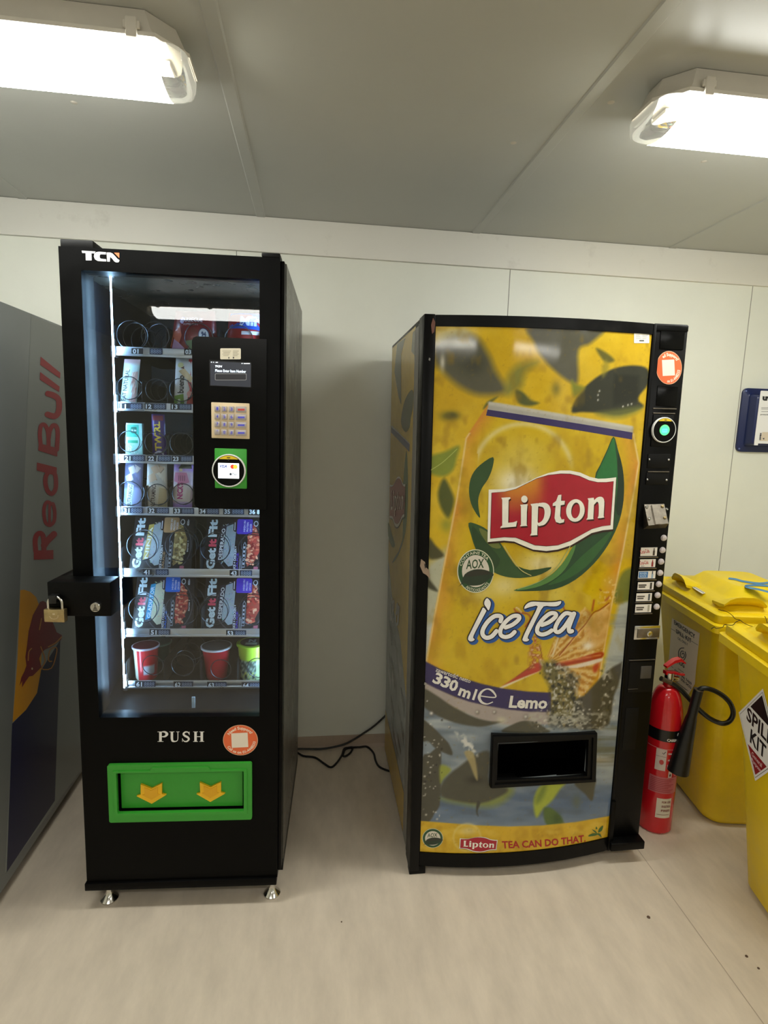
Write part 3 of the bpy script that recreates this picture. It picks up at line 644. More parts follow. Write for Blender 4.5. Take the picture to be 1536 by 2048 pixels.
# ================================================================== goods inside the snack machine
plate = [z-.0055 for z in zrow]
def place(mb, name, mats, base, label, cat, group=None):
    mb.v = [tuple(p[i]-base[i] for i in range(3)) for p in mb.v]
    o = mb.build(name, mats); o.matrix_world = T.mat() @ Matrix.Translation(Vector(base)); return tag(o, label, cat, group)
def quad(bl, br, tr, tl, v0, v1, row, bulge=0.):
    p = [T.at(*bl, v0), T.at(*br, v0), T.at(*tr, v1), T.at(*tl, v1)]
    for q in p[:2]: q[2] = plate[row]+.0008
    return Quad(*p, bulge)
def carton(q, th, col):
    m = MB(); A = [np.array(q.to3(a, b)) for a, b in ((0, 0), (1, 0), (1, 1), (0, 1))]; B = [p-q.n*th for p in A]
    zmin = A[0][2]
    for p in B:
        if p[2] < zmin: p[2] = zmin
    m.add(A+B, [(0, 1, 2, 3), (5, 4, 7, 6), (4, 5, 1, 0), (1, 5, 6, 2), (2, 6, 7, 3), (4, 0, 3, 7)], 0, lin(col)); return m
def pillow(q, th, colf, n=14, crimp=.08):
    m = MB(); vs = []; cs = []; fs = []
    for k, sg in enumerate((1, -1)):
        for i in range(n+1):
            for j in range(n+1):
                a, b = i/n, j/n; P = np.array(q.to3(a, b))
                if sg < 0:
                    flat = np.array(Quad(*q.p).to3(a, b)); P = flat-(P-flat)*.8
                vs.append(P); cs.append(lin(colf(a, b)))
        o = k*(n+1)**2
        for i in range(n):
            for j in range(n):
                f = (o+i*(n+1)+j, o+(i+1)*(n+1)+j, o+(i+1)*(n+1)+j+1, o+i*(n+1)+j+1); fs.append(f if sg > 0 else f[::-1])
    m.add(vs, fs, 0, cs, True); return m
def base_of(q): return [(q.p[0][0]+q.p[1][0])/2, q.p[0][1], q.p[0][2]]
def vtext(m, q, s, sx, t0, t1, h, col, layer=3, bold=.03, sx2=None):   # text climbing the pack, tops to the left
    text(m, q, s, (sx, t0), (sx if sx2 is None else sx2, t1), (sx-h, t0), col, layer, False, bold)
def fit_box(row, bl, br, tr, tl, name_, ncol, band, badge, food, starch, line1, label):
    q = quad(bl, br, tr, tl, .178, .27, row); m = carton(q, .040, (40, 34, 34))
    D = lambda pts, c, l=2, **k: decal(m, q, pts, c, l, False, **k)
    D(ell(.58, .46, .40, .50, 36), (84, 84, 92), 1); D(ell(.58, .46, .385, .48, 36), (34, 31, 33), 2)
    D([(.33, .84), (.52, .93), (.47, .12), (.40, .1), (.30, .22), (.26, .5)], starch, 3)
    for i in range(46):
        t = random.uniform(.14, .9); s = random.uniform(.28, .49); D(ell(s, t, .008, .022, 6, random.uniform(0, 3)), tuple(min(255, int(c*random.uniform(.82, 1.1))) for c in starch), 4)
    fp_ = [(.72, .90), (.82, .82), (.9, .6), (.9, .4), (.82, .2), (.70, .1), (.67, .5)]
    D(fp_, food[0], 3)
    for i in range(70):
        t = random.uniform(.14, .86); s = random.uniform(.69, .88-.5*(t-.5)**2); D(ell(s, t, random.uniform(.012, .028), random.uniform(.02, .045), 7, random.uniform(0, 3)), food[random.randint(1, len(food)-1)], 4)
    D([(.47, .04), (.675, .02), (.69, .72), (.49, .74)], (40, 34, 34), 4)
    vtext(m, q, 'Get', .175, .05, .43, .125, (232, 244, 246), 5, .045); vtext(m, q, 'it', .175, .455, .60, .115, (236, 84, 104), 5, .05); vtext(m, q, 'Fit', .175, .64, .97, .125, (232, 244, 246), 5, .045)
    if band: D([(.205, .18), (.29, .22), (.335, .86), (.25, .84)], band, 6)
    vtext(m, q, name_, .285, .22 if len(name_) > 4 else .34, .80 if len(name_) > 4 else .62, .055, ncol, 7, .02, .315)
    D(rect(.50, .70, .755, .985, .03), badge, 6); D(rect(.445, .74, .55, .98, .04), (60, 40, 40), 5); D(rect(.46, .77, .475, .92), (220, 220, 226), 7)
    for i in range(3): vtext(m, q, ('HIGH IN', 'PROTEIN', 'LOW SUGAR')[i], .64+.05*i, .745, .955-.03*i, .030, (235, 232, 240), 7, .02)
    vtext(m, q, line1, .515, .03, .47, .034, (238, 240, 244), 6, .03); vtext(m, q, 'SAUCE', .555, .03, .35, .03, badge, 6, .03)
    for i in range(3): D(rect(.575+.018*i, .03, .583+.018*i, .30-.05*i), (170, 176, 186), 6)
    D([(.615, .08), (.665, .08), (.672, .50), (.645, .56), (.62, .50)], (150, 156, 168), 6); D([(.622, .1), (.658, .1), (.664, .49), (.645, .53), (.628, .49)], (38, 34, 36), 7)
    for i in range(5): D(rect(.63, .13+.075*i, .655, .17+.075*i), (196, 200, 210), 8)
    D(ell(.81, .90, .038, .055), (225, 226, 232), 5); D(ell(.81, .90, .026, .037), (40, 34, 34), 6)
    vtext(m, q, '400g', .92, .83, .95, .035, (220, 220, 226), 5)
    vtext(m, q, 'Serves 1', .93, .35, .55, .02, (220, 220, 226), 6)
    D(rect(.81, .04, .88, .1), (196, 108, 128), 5)
    place(m, 'meal_box', M_pack, base_of(q), label, 'meal box', 'ready meal boxes')
G1 = [(168, 140, 84), (208, 186, 120), (150, 122, 66), (226, 206, 150), (120, 98, 60)]
G2 = [(176, 74, 58), (230, 120, 90), (198, 66, 54), (240, 178, 140), (150, 40, 40)]
rice = (178, 186, 190)
fit_box(4, (257, 1135), (382, 1135), (389, 1034), (271, 1033), 'NINJA', (240, 238, 220), (214, 184, 92), (198, 152, 104), G1, rice, 'RICE + CHICKEN +', 'ready meal box with a yellow name band, upper left of the meal boxes')
fit_box(4, (406, 1137), (530, 1139), (536, 1038), (414, 1036), 'DESPERADO', (240, 238, 232), (62, 56, 70), (92, 62, 200), G2, rice, 'RICE + CHICKEN +', 'ready meal box with purple badge above the 43 price tag')
fit_box(5, (263, 1255), (386, 1256), (390, 1153), (275, 1152), 'GLADIATOR', (226, 240, 246), (22, 150, 200), (36, 110, 214), G2, (214, 208, 176), 'PASTA + CHICKEN +', 'ready meal box with a blue name band, lower left of the meal boxes')
fit_box(5, (405, 1257), (530, 1258), (535, 1156), (412, 1154), 'DESPERADO', (240, 238, 232), (62, 56, 70), (92, 62, 200), G2, rice, 'RICE + CHICKEN +', 'ready meal box with purple badge above the 53 price tag')
# ---- bars
def bar(row, bl, br, tr, tl, colf, deco, label, name='snack_bar', bulge=.010, v0=.178, v1=.185, cat='snack bar', group='snack bars', seal=(196, 170, 160)):
    q = quad(bl, br, tr, tl, v0, v1, row, bulge); m = pillow(q, .01, colf)
    deco(m, q); return place(m, name, M_pack, base_of(q), label, cat, group)
def D_(m, q): return lambda pts, c, l=3, **k: decal(m, q, pts, c, l, False, sub=.12, **k)
def d1(m, q):
    D = D_(m, q); D([(.02, .16), (.5, .14), (.55, .80), (.12, .82)], (206, 232, 226), 3); vtext(m, q, 'EAT NATURAL', .36, .14, .78, .26, (22, 34, 44), 5, .02, .48)
    D([(.58, .12), (.95, .12), (.95, .75), (.62, .72)], (206, 170, 164), 3)
    for i in range(14): D(ell(random.uniform(.62, .92), random.uniform(.16, .7), .07, .02, 7, 1), random.choice([(232, 208, 196), (190, 140, 130), (240, 226, 210)]), 5)
bar(1, (239, 801), (272, 802), (281, 719), (249, 718), lambda a, b: (206, 176, 178) if b > .87 else (196, 222, 220), d1, 'pale bar with dark lettering above the 11 price tag')
def d2(m, q):
    D = D_(m, q); D([(0, .03), (.55, .03), (.5, .3), (.02, .26)], (120, 160, 60), 3); D([(.62, .05), (1, .05), (1, .98), (.72, .98), (.66, .6), (.8, .4)], (206, 44, 52), 3)
    vtext(m, q, 'bueno', .50, .31, .66, .30, (36, 26, 24), 5, .03, .52); D([(.2, .74), (.5, .8), (.95, .62), (.85, .52)], (224, 190, 140), 5); D([(.3, .8), (.5, .84), (.5, .78)], (110, 60, 40), 6)
    vtext(m, q, 'White', .34, .04, .2, .16, (236, 240, 226), 5); D(ell(.8, .3, .13, .06), (240, 170, 160), 5); D(ell(.3, .86, .16, .05), (226, 214, 150), 4)
bar(1, (347, 802), (388, 803), (389, 717), (352, 716), lambda a, b: (232, 228, 222), d2, 'white bar with red fruit print above the 13 price tag')
def d3(m, q):
    D = D_(m, q); D(rect(.04, .62, .8, .96), (64, 200, 178), 2); D(rect(.3, .72, .68, .9, .06), (16, 120, 104), 3); text(m, q, 'tic tac', (.34, .78), (.66, .78), .06, (240, 250, 246), 4, False, .03)
    D(rect(.14, .45, .74, .53), (18, 160, 120), 3)
    for i in range(26): D(ell(random.uniform(.1, .74), random.uniform(.08, .42), .06, .028, 8, random.uniform(0, 3)), random.choice([(240, 252, 246), (190, 232, 216), (160, 210, 196)]), 3)
q = quad((250, 906), (285, 907), (284, 847), (252, 846), .178, .178, 2); m = carton(q, .016, (172, 224, 216)); d3(m, q)
place(m, 'mint_box', M_pack, base_of(q), 'small turquoise box of mints above the 21 price tag', 'mint box')
def d4(m, q):
    D = D_(m, q); vtext(m, q, 'TWIRL', .70, .20, .84, .42, (240, 208, 70), 4, .04, .66); D(cr([(.1, .12), (.5, .2), (.85, .14), (.6, .05), (.25, .05)], 4), (220, 216, 244), 4); D(cr([(.2, .11), (.5, .16), (.75, .12), (.55, .08)], 4), (70, 40, 130), 5)
    D(rect(.1, .86, .9, .97), (130, 44, 60), 3)
bar(2, (305, 905), (334, 906), (329, 829), (303, 828), lambda a, b: (66, 36, 120), d4, 'purple bar with yellow lettering above the 22 price tag')
def d5(c1, c2, brown):
    def f(m, q):
        D = D_(m, q); D([(.02, .55), (.98, .5), (1, .97), (0, .97)], c1, 2)
        for p in ([(.2, .9), (.5, .96), (.7, .82), (.4, .76)], [(.05, .72), (.4, .8), (.55, .66), (.2, .58)], [(.55, .98), (.9, .9), (.7, .8)]): D(p, c2, 4); D([(a*.9+.08, b-.025) for a, b in p][:3], tuple(int(c*.72) for c in c2), 3)
        D([(.14, .05), (.5, .05), (.58, .54), (.24, .58)], (206, 232, 238) if not brown else (226, 216, 200), 4); vtext(m, q, 'NUTRAMINO', .44, .08, .55, .2, (34, 34, 50) if not brown else (70, 40, 36), 6, .02, .52)
        D([(.58, .06), (.95, .04), (.98, .45), (.66, .5)], (150, 160, 200) if not brown else (206, 184, 140), 4)
    return f
bar(3, (246, 1009), (283, 1010), (287, 927), (251, 926), lambda a, b: (120, 128, 170) if b > .45 else (156, 170, 204), d5((104, 108, 140), (196, 188, 184), 0), 'bluish protein bar above the 31 price tag')
bar(3, (291, 1009), (335, 1010), (334, 926), (295, 925), lambda a, b: (222, 208, 184), d5((196, 186, 172), (206, 172, 140), 1), 'cream protein bar above the 32 price tag')
def d6(m, q):
    D = D_(m, q); D([(.0, .22), (.9, .2), (.95, .55), (.1, .55)], (236, 218, 206), 3); vtext(m, q, "NICK'S", .52, .26, .60, .26, (190, 40, 120), 5, .05, .54); D([(.05, .62), (.5, .56), (.85, .6), (.7, .8), (.1, .8)], (214, 130, 160), 3)
    D([(.25, .88), (.95, .88), (.9, .97), (.4, .97)], (60, 70, 60), 3); D(ell(.4, .85, .09, .03), (226, 210, 160), 5)
    for i in range(4): D(rect(.3+.1*i, .63, .33+.1*i, .74), (110, 60, 90), 5)
bar(3, (345, 1014), (384, 1015), (387, 926), (348, 925), lambda a, b: (186, 150, 220) if b < .2 or b > .8 else (222, 196, 204), d6, 'pink and lilac protein bar above the 33 price tag')
# ---- crisp bags on the top tray
def bag(bl, br, tr, tl, colf, deco, label, v0=.18, v1=.20):
    q = quad(bl, br, tr, tl, v0, v1, 0, .028); m = pillow(q, .03, colf, 18); deco(m, q); place(m, 'crisp_bag', M_pack, base_of(q), label, 'crisp bag', 'crisp bags')
def d7(m, q):
    D = D_(m, q); text(m, q, 'BARBECUE', (.20, .70), (.72, .70), .09, (226, 216, 236), 5, False, .03); text(m, q, 'POPPED CHIPS', (.28, .62), (.62, .62), .045, (210, 190, 210), 5, False, .02)
    D(ell(.74, .42, .115, .15), (40, 60, 110), 5); D(ell(.74, .42, .10, .13), (236, 240, 246), 6); text(m, q, '94', (.69, .39), (.79, .39), .09, (30, 60, 110), 7, False, .05)
    D([(.05, .5), (.2, .6), (.26, .4), (.2, .2), (.08, .1), (0, .2)], (226, 130, 110), 4); D([(.08, .34), (.2, .25), (.36, .1), (.2, .04), (.05, .12)], (206, 170, 214), 5); D([(.36, .28), (.5, .3), (.5, .06), (.38, .06)], (120, 146, 110), 4); D(cr([(.18, .72), (.26, .66), (.3, .78), (.22, .82)], 4), (190, 170, 220), 4)
bag((338, 694), (438, 698), (430, 622), (352, 622), lambda a, b: (132, 24, 34) if (a*7+b*5) % 2 > .5 else (112, 20, 30), d7, 'dark red crisp bag on the top tray above the 03 price tag')
def d8(m, q):
    D = D_(m, q); D([(.05, .62), (1, .55), (1, .96), (.05, .98)], (36, 84, 190), 4); text(m, q, 'MINI', (.3, .68), (.95, .66), .2, (225, 236, 250), 5, False, .05); D([(.3, .2), (1, .35), (1, .12), (.3, .04)], (220, 214, 160), 4); D([(.55, .22), (1, .28), (1, 0), (.6, 0)], (60, 120, 220), 5); D(rect(.35, .46, .8, .54), (236, 226, 230), 5)
bag((452, 698), (545, 702), (540, 628), (458, 626), lambda a, b: (178, 28, 40), d8, 'red and blue crisp bag at the right end of the top tray')
# ---- noodle and pasta pots
def pot(cx, yt, yb, rt_, rb_, body, lid, label, deco=None, row=6, v=.215):
    ct = T.at(cx, yt, v); cb = T.at(cx, yb, v); r1 = rt_*1.9/F; r0 = rb_*1.9/F; z0 = plate[row]+.0008; z1 = ct[2]; h = z1-z0
    b = (ct[0], v, z0); t = thing('snack_pot', label, 'snack pot', Frame(T.W(b), -.0512), 'snack pots')
    m = MB(); m.lathe([(r0*.95, 0)]+[(r0+(r1*.96-r0)*k/14, .004+(h-.010)*k/14) for k in range(15)], (0, 0, 0), 56, colf=body, mi=0)
    m.build('cup', M_pack, t)
    m = MB(); m.lathe([(r1*.96, h-.007), (r1*1.06, h-.006), (r1*1.07, h-.001), (r1*1.02, h), (r1*.98, h)], (0, 0, 0), 32, caps=False, col=lin(lid[0])); m.lathe([(r1*.98, h-.001), (.0001, h)], (0, 0, 0), 32, col=lin(lid[1]), smooth=False)
    if deco: deco(m, r1, h)
    m.build('lid', M_pack, t)
def cb1(t, z):
    t = math.degrees(t) % 360; return lin((236, 232, 206)) if 205 < t < 240 else lin((206, 208, 216)) if 275 < t < 330 and .02 < z < .055 else lin((214, 40, 52))
pot(292, 1289, 1355, 24, 20, cb1, ((226, 216, 232), (120, 44, 56)), 'red and white snack pot above the 61 price tag')
pot(433, 1290, 1355, 28, 20, lambda t, z: lin((196, 26, 44)), ((232, 232, 236), (120, 110, 108)), 'plain red snack pot with white rim above the 63 price tag')
def lid3(m, r, h):
    sq = Plane(T, (0, 0, h+.0005), (r, 0, 0), (0, r, 0), (0, 0, 1)); decal(m, sq, ell(0, 0, .8), (24, 30, 26), 1, False); text(m, sq, 'N', (-.25, .0), (.25, .0), .45, (150, 170, 180), 2, False, .05)
    for k in range(2): decal(m, sq, rect(-.4, -.25-.2*k, .4, -.15-.2*k), (190, 210, 190), 2, False)
def cb3(t, z):
    t = math.degrees(t) % 360
    if z > .075: return lin((196, 226, 70))
    if t > 300 or t < 20: return lin((206, 232, 170))
    return lin((60, 74, 64)) if (int(t/14)+int(z/.011)) % 3 == 0 else lin((170, 190, 170)) if (int(t/9)+int(z/.008)) % 2 else lin((216, 226, 120) if z < .03 else (90, 110, 96))
pot(504, 1284, 1357, 28, 22, cb3, ((190, 224, 60), (196, 226, 70)), 'lime green snack pot above the 64 price tag', lid3)
pot(318, 1282, 1348, 24, 20, lambda t, z: lin((40, 92, 84)), ((120, 170, 160), (90, 130, 124)), 'dim green snack pot standing behind the red and white one', None, 6, .33)
# small price ticket lying in the drop area, red switch
m = MB(); qd = Quad(T.at(384.5, 1421, .09), T.at(391, 1421, .09), T.at(389.5, 1393, .105), T.at(382.5, 1393, .105)); m.add([qd.to3(a, b) for a, b in ((0, 0), (1, 0), (1, 1), (0, 1))], [(0, 1, 2, 3)])
MB().box(T.at(383.5, 1421, .085), T.at(390.5, 1393, .09), .001).build('flap_handle', mat('pale_tab', (206, 226, 236), .4), tc_, 'small pale tab in the drop area')
p = T.at(505, 1388, .16); MB().box((p[0]-.009, .155, p[2]-.011), (p[0]+.009, .162, p[2]+.011), .002).build('power_switch', mat('red_switch', (200, 40, 48), .3), tc_, 'red rocker switch')
# ================================================================== the yellow drinks machine
L = Frame((.3407, -.789, 0), -.0021, .0084, .0138); LW, LD, LH = .8311, .6921, 1.822
lm = thing('drinks_vending_machine', 'scuffed vending machine with a yellow lemon tea front and black control column', 'vending machine', L)
ua = (L.U(874, 653)+L.U(838, 1702))/2; ub = (L.U(1304, 662)+L.U(1213, 1698))/2
BO = Bow(L, ua, ub, .034); zpB = L.Z(838, 1703); zpT = L.Z(874, 653); zc0 = L.Z(830, 1728)
uc0 = ub+.012                                                     # control column starts here
# delivery opening in panel coordinates
pO = [BO.to2(*p) for p in ((978, 1570), (1187, 1557), (1190, 1461), (982, 1465))]; pI = [BO.to2(*p) for p in ((991, 1555), (1170, 1547), (1173, 1474), (993, 1481))]
iu0, iu1 = pI[0][0]+.004, pI[1][0]-.004; iz0, iz1 = (pI[0][1]+pI[1][1])/2+.004, (pI[2][1]+pI[3][1])/2-.004
def bowprism(m, u0, u1, z0, z1, off, vb, mi=0, n=16):
    us = np.linspace(u0, u1, n+1); pts = [(u, BO.v(u)-off) for u in us]+[(u1, vb), (u0, vb)]
    m.loft([[(a, b, z) for a, b in pts] for z in (z0, z1)], mi, smooth=False)
m = MB()
bowprism(m, ua-.002, iu0, zc0, LH-.004, -.001, .06); bowprism(m, iu1, ub+.002, zc0, LH-.004, -.001, .06); bowprism(m, iu0, iu1, zc0, iz0, -.001, .06); bowprism(m, iu0, iu1, iz1, LH-.004, -.001, .06)
m.box((0, -.004, .012), (ua-.002, .075, LH), .003); m.box((ub+.0021, -.004, .03), (uc0, .06, LH-.002), .002)
m.box((0, -.003, 0), (ua+.02, .03, .03), .002)
ld = m.build('door', M_worn, lm)
m = MB(); bowprism(m, ua-.001, ub+.001, zpT+.001, LH-.002, .003, .05); m.build('top_rail', M_worn, ld)
m = MB(); bowprism(m, ua-.001, ub+.001, zc0-.004, zpB-.001, .004, .05); m.build('bottom_rail', M_worn, ld)
m = MB(); m.box((.002, .08, .03), (LW-.004, LD, LH-.001), .003); body = m.build('body', M_worn, lm)
for u in (.06, LW-.06):
    for v in (.12, LD-.06): MB().lathe([(.024, -.0138*u-.0084*v+.001), (.024, .0), (.012, .006), (.012, .032)], (u, v, 0), 16).build('foot', M_rub, lm)
# ---- painted front: soft parts as colour on a fine grid
def lin3(c): return np.array(lin(c)[:3])
NU, NZ = 236, 560
us = np.linspace(ua, ub, NU); zs = np.linspace(zpB, zpT, NZ); UU, ZZ = np.meshgrid(us, zs)
VV = -BO.h*np.maximum(0, 1-((UU-BO.uc)/BO.hw)**2)
PW = (np.stack([UU, VV, ZZ], -1) @ L.R.T)+L.o; X, Y = proj(PW)
def srgb(c): c = np.array(c, float)/255; return c
A = np.zeros(X.shape+(3,)); A[:] = srgb((214, 176, 32))
def vnoise(sx, sy, seed=0, oct=3):
    r = np.random.RandomState(seed); out = 0; amp = 1; tot = 0
    for o in range(oct):
        gx = (X-800)/sx*2**o; gy = (Y-600)/sy*2**o; G = r.rand(97, 97)
        x0 = np.floor(gx).astype(int); y0 = np.floor(gy).astype(int); fx = gx-x0; fy = gy-y0; fx = fx*fx*(3-2*fx); fy = fy*fy*(3-2*fy)
        g = lambda a, b: G[a % 97, b % 97]
        out = out+amp*((g(x0, y0)*(1-fx)+g(x0+1, y0)*fx)*(1-fy)+(g(x0, y0+1)*(1-fx)+g(x0+1, y0+1)*fx)*fy); tot += amp; amp *= .5
    return out/tot
def sdist(pts):
    P = np.array(pts, float); d = np.full(X.shape, 1e9); ins = np.zeros(X.shape, bool)
    for i in range(len(P)):
        a, b = P[i], P[(i+1) % len(P)]; e = b-a; wx = X-a[0]; wy = Y-a[1]; t = np.clip((wx*e[0]+wy*e[1])/(e@e+1e-9), 0, 1)
        d = np.minimum(d, (wx-t*e[0])**2+(wy-t*e[1])**2)
        c1 = (Y >= a[1]) != (Y >= b[1])
        with np.errstate(divide='ignore', invalid='ignore'): xi = a[0]+(Y-a[1])*e[0]/(e[1] if e[1] else 1e-9)
        ins ^= c1 & (X < xi)
    d = np.sqrt(d); return np.where(ins, -d, d)
def blend(mask, c):
    global A
    c = srgb(c) if not isinstance(c, np.ndarray) else c
    A = A*(1-mask[..., None])+c*mask[..., None]
def pp(pts, c, blur=2., al=1., sm=4): d = sdist(cr(pts, sm) if sm else pts); blend(al*np.clip(.5-d/(2*blur), 0, 1), c)
def blob(cx, cy, rx, ry, c, al=1., p=1.): d = ((X-cx)/rx)**2+((Y-cy)/ry)**2; blend(al*np.exp(-d*p), c)
def ring(cx, cy, r, w_, c, al, cond=None):
    d = np.abs(np.hypot(X-cx, Y-cy)-r); k = al*np.exp(-(d/w_)**2)
    blend(k if cond is None else k*cond, c)
n1 = vnoise(60, 60, 1); n2 = vnoise(14, 14, 2); n3 = vnoise(90, 7, 3); n4 = vnoise(5, 5, 4, 2); n5 = vnoise(200, 200, 6)
blend(np.clip((n1-.45)*1.4, 0, .5), (236, 206, 70)); blend(np.clip((.5-n5)*1.5, 0, .5), (182, 142, 20))
# background above the can
DK = (92, 90, 74)
pp([(868, 690), (905, 668), (950, 672), (975, 705), (990, 740), (1012, 782), (960, 790), (915, 770), (880, 738), (870, 725)], DK, 9)
pp([(874, 662), (930, 655), (945, 690), (900, 690), (876, 690)], (200, 196, 170), 8, .6); blob(885, 725, 5, 16, (220, 214, 196), .8); blob(945, 730, 26, 20, (58, 60, 50), .7)
pp([(1062, 652), (1205, 652), (1182, 686), (1157, 700), (1156, 762), (1140, 764), (1108, 740), (1084, 714), (1068, 685)], (92, 90, 76), 5)
pp([(1012, 790), (1016, 752), (1040, 728), (1075, 724), (1052, 745), (1042, 775)], (120, 124, 66), 9, .8)
pp([(1143, 823), (1158, 788), (1190, 757), (1228, 737), (1266, 731), (1295, 738), (1296, 768), (1275, 797), (1286, 814), (1240, 830), (1200, 826), (1165, 824)], (54, 56, 46), 2.5)
pp([(1190, 826), (1240, 818), (1286, 812), (1270, 828), (1230, 838)], (120, 124, 60), 5, .7); pp([(1228, 748), (1278, 752), (1276, 800), (1226, 812)], (38, 40, 34), 4, .8, 0)
pp([(1192, 697), (1212, 705), (1229, 721), (1210, 724)], (104, 100, 44), 3); pp([(1204, 735), (1212, 720), (1218, 735), (1206, 755)], (150, 140, 50), 4, .7)
pp([(1143, 760), (1152, 768), (1170, 776), (1154, 792), (1146, 790)], (130, 134, 50), 4); blob(1112, 778, 9, 14, (128, 116, 40), .9)
pp([(1031, 781), (1045, 784), (1062, 800), (1078, 806), (1058, 812), (1036, 805)], (92, 96, 54), 3); blob(898, 832, 17, 9, (96, 96, 40), 1., 1.); blob(906, 831, 12, 7, (80, 80, 40), .8)
pp([(966, 818), (975, 803), (996, 793), (976, 812)], (110, 108, 50), 2)
pp([(858, 915), (890, 903), (918, 892), (913, 918), (906, 940), (886, 953), (858, 944)], (134, 146, 56), 4); stroke_ = [(860, 935), (890, 918), (916, 898)]
pp([(888, 957), (903, 982), (908, 1004), (897, 1036), (881, 1014), (876, 984)], (86, 92, 44), 4); blob(893, 1050, 12, 14, (140, 150, 60), .7)
# lower background: pale icy sides, water
pp([(840, 1148), (905, 1100), (895, 1180), (868, 1330), (840, 1330)], (186, 190, 176), 14, .9); pp([(838, 1250), (880, 1250), (868, 1330), (838, 1330)], (196, 198, 190), 6, .9, 0)
pp([(1238, 1205), (1330, 1170), (1330, 1460), (1180, 1460), (1215, 1300)], (182, 186, 178), 5, 1., 0); blend(np.clip((X-1190)/30, 0, 1)*np.clip((Y-1215)/20, 0, 1)*np.clip((1420-Y)/20, 0, 1)*np.clip((n3-.45)*2, 0, .6), (140, 148, 146))
pp([(858, 1077), (872, 1092), (888, 1112), (858, 1117)], (82, 80, 52), 3); pp([(850, 1145), (860, 1160), (876, 1183), (852, 1172)], (70, 70, 52), 2.5)
pp([(1228, 1204), (1232, 1170), (1250, 1140), (1275, 1140), (1275, 1190), (1250, 1204)], (112, 120, 60), 4)
wat = np.clip((Y-1400+40*(X > 1190)+60*(X < 862))/30, 0, 1); blend(wat, (134, 146, 156))
deep = np.clip((Y-1555)/40, 0, 1); blend(deep, (96, 116, 144)); blend(np.clip((Y-1610)/60, 0, .7), (128, 144, 160))
n6 = vnoise(70, 16, 31, 2); blend(wat*np.clip((n6-.5)*2.4, 0, .6)*np.clip((1640-Y)/120, .25, 1), (200, 204, 202)); blend(wat*np.clip((.46-n6)*2.2, 0, .45), (88, 100, 112)); blend(np.clip((X-1170)/30, 0, 1)*np.clip((Y-1440)/20, 0, 1)*np.clip((1545-Y)/30, 0, 1)*np.clip((.55-n3)*2.5, 0, .8), (108, 108, 88))
# the can
can = [(978, 806), (1267, 862), (1279, 926), (1271, 975), (1246, 1110), (1222, 1222), (1196, 1380), (1185, 1440), (849, 1400), (852, 1320), (868, 1230), (888, 1125), (912, 1000), (931, 876)]
dc = sdist(can); inside = np.clip(.5-dc/2.4, 0, 1)
def edge(y): return np.interp(y, [806, 876, 1000, 1125, 1230, 1320, 1440], [978, 931, 912, 888, 868, 852, 846]), np.interp(y, [862, 926, 975, 1110, 1222, 1380, 1440], [1267, 1279, 1271, 1246, 1222, 1196, 1185])
eL, eR = edge(Y); fl_L = np.clip((X-eL)/46, 0, 1); fl_R = np.clip((eR-X)/44, 0, 1); ew = 1-np.minimum(fl_L, fl_R)
cc = srgb((214, 180, 24))*(1-ew[..., None]**1.5)+srgb((214, 138, 52))*ew[..., None]**1.5
A = A*(1-inside[..., None])+cc*inside[..., None]
blend(inside*np.clip((n1-.5)*1.6, 0, .5), (226, 196, 56)); blend(inside*np.clip((.48-vnoise(30, 50, 9))*2.2, 0, .5), (184, 146, 14))
blend(np.exp(-((dc+1.5)/1.7)**2)*.8*(Y > 866), (244, 222, 160))
ring(1046, 946, 98, 6, (236, 226, 190), .6, np.clip((950-Y)/40, 0, 1)*(X > 955)); blob(1032, 965, 46, 36, (246, 240, 222), .95); blob(1046, 905, 60, 36, (226, 208, 120), .5); blob(1000, 1050, 20, 30, (200, 180, 60), .5)
blob(1085, 1128, 44, 26, (238, 226, 176), .9); blob(1008, 1172, 34, 24, (236, 222, 160), .8); blob(962, 1186, 26, 20, (232, 216, 140), .6); blob(1130, 1140, 20, 50, (226, 206, 110), .4); blob(1110, 1190, 20, 24, (226, 210, 120), .5)
pp([(978, 803), (1267, 853), (1266, 868), (974, 822)], (178, 174, 164), 1.2, 1., 0); pp([(975, 804), (1000, 806), (1264, 852), (1268, 858), (978, 810)], (214, 210, 196), 2, .6, 0)
# amber splash and lemon slice in the lower right of the can
zs_ = zoomer(1000, 1150, 5.908)
lem = sdist(zs_([(560, 960), (660, 730), (830, 640), (900, 470), (1000, 385), (1100, 470), (1300, 335), (1296, 440), (1205, 900), (1140, 1210), (940, 1485), (820, 1300), (640, 1060)]))
ml = np.clip(.5-lem/6, 0, 1); blend(ml, (212, 160, 70))
ang = np.arctan2(Y-1330, X-1090); rays = .5+.5*np.sin(ang*34+n2*5); blend(ml*np.clip((rays-.5)*1.6, 0, .75), (238, 204, 130)); blend(ml*np.clip((.42-rays)*1.8, 0, .6), (176, 112, 28)); blend(ml*np.clip((n4-.6)*3, 0, .6), (248, 226, 170))
pp(zs_([(1040, 560), (1280, 400), (1230, 800), (1080, 860), (1040, 760)]), (220, 172, 100), 5, .85); blob(1176, 1292, 12, 9, (248, 238, 214), .95)
pp(zs_([(640, 1050), (900, 990), (1195, 905), (1190, 985), (900, 1050), (690, 1085)]), (178, 66, 30), 1.6); blend(np.exp(-(sdist(zs_([(700, 1030), (1190, 940), (1190, 950), (700, 1040)]))/1.2)**2)*.7, (226, 140, 80))
pp(zs_([(740, 1085), (900, 1060), (1185, 985), (1175, 1030), (900, 1100)]), (238, 222, 200), 1.3); pp(zs_([(1100, 1080), (1170, 1040), (1150, 1130), (1110, 1150)]), (196, 76, 48), 3)
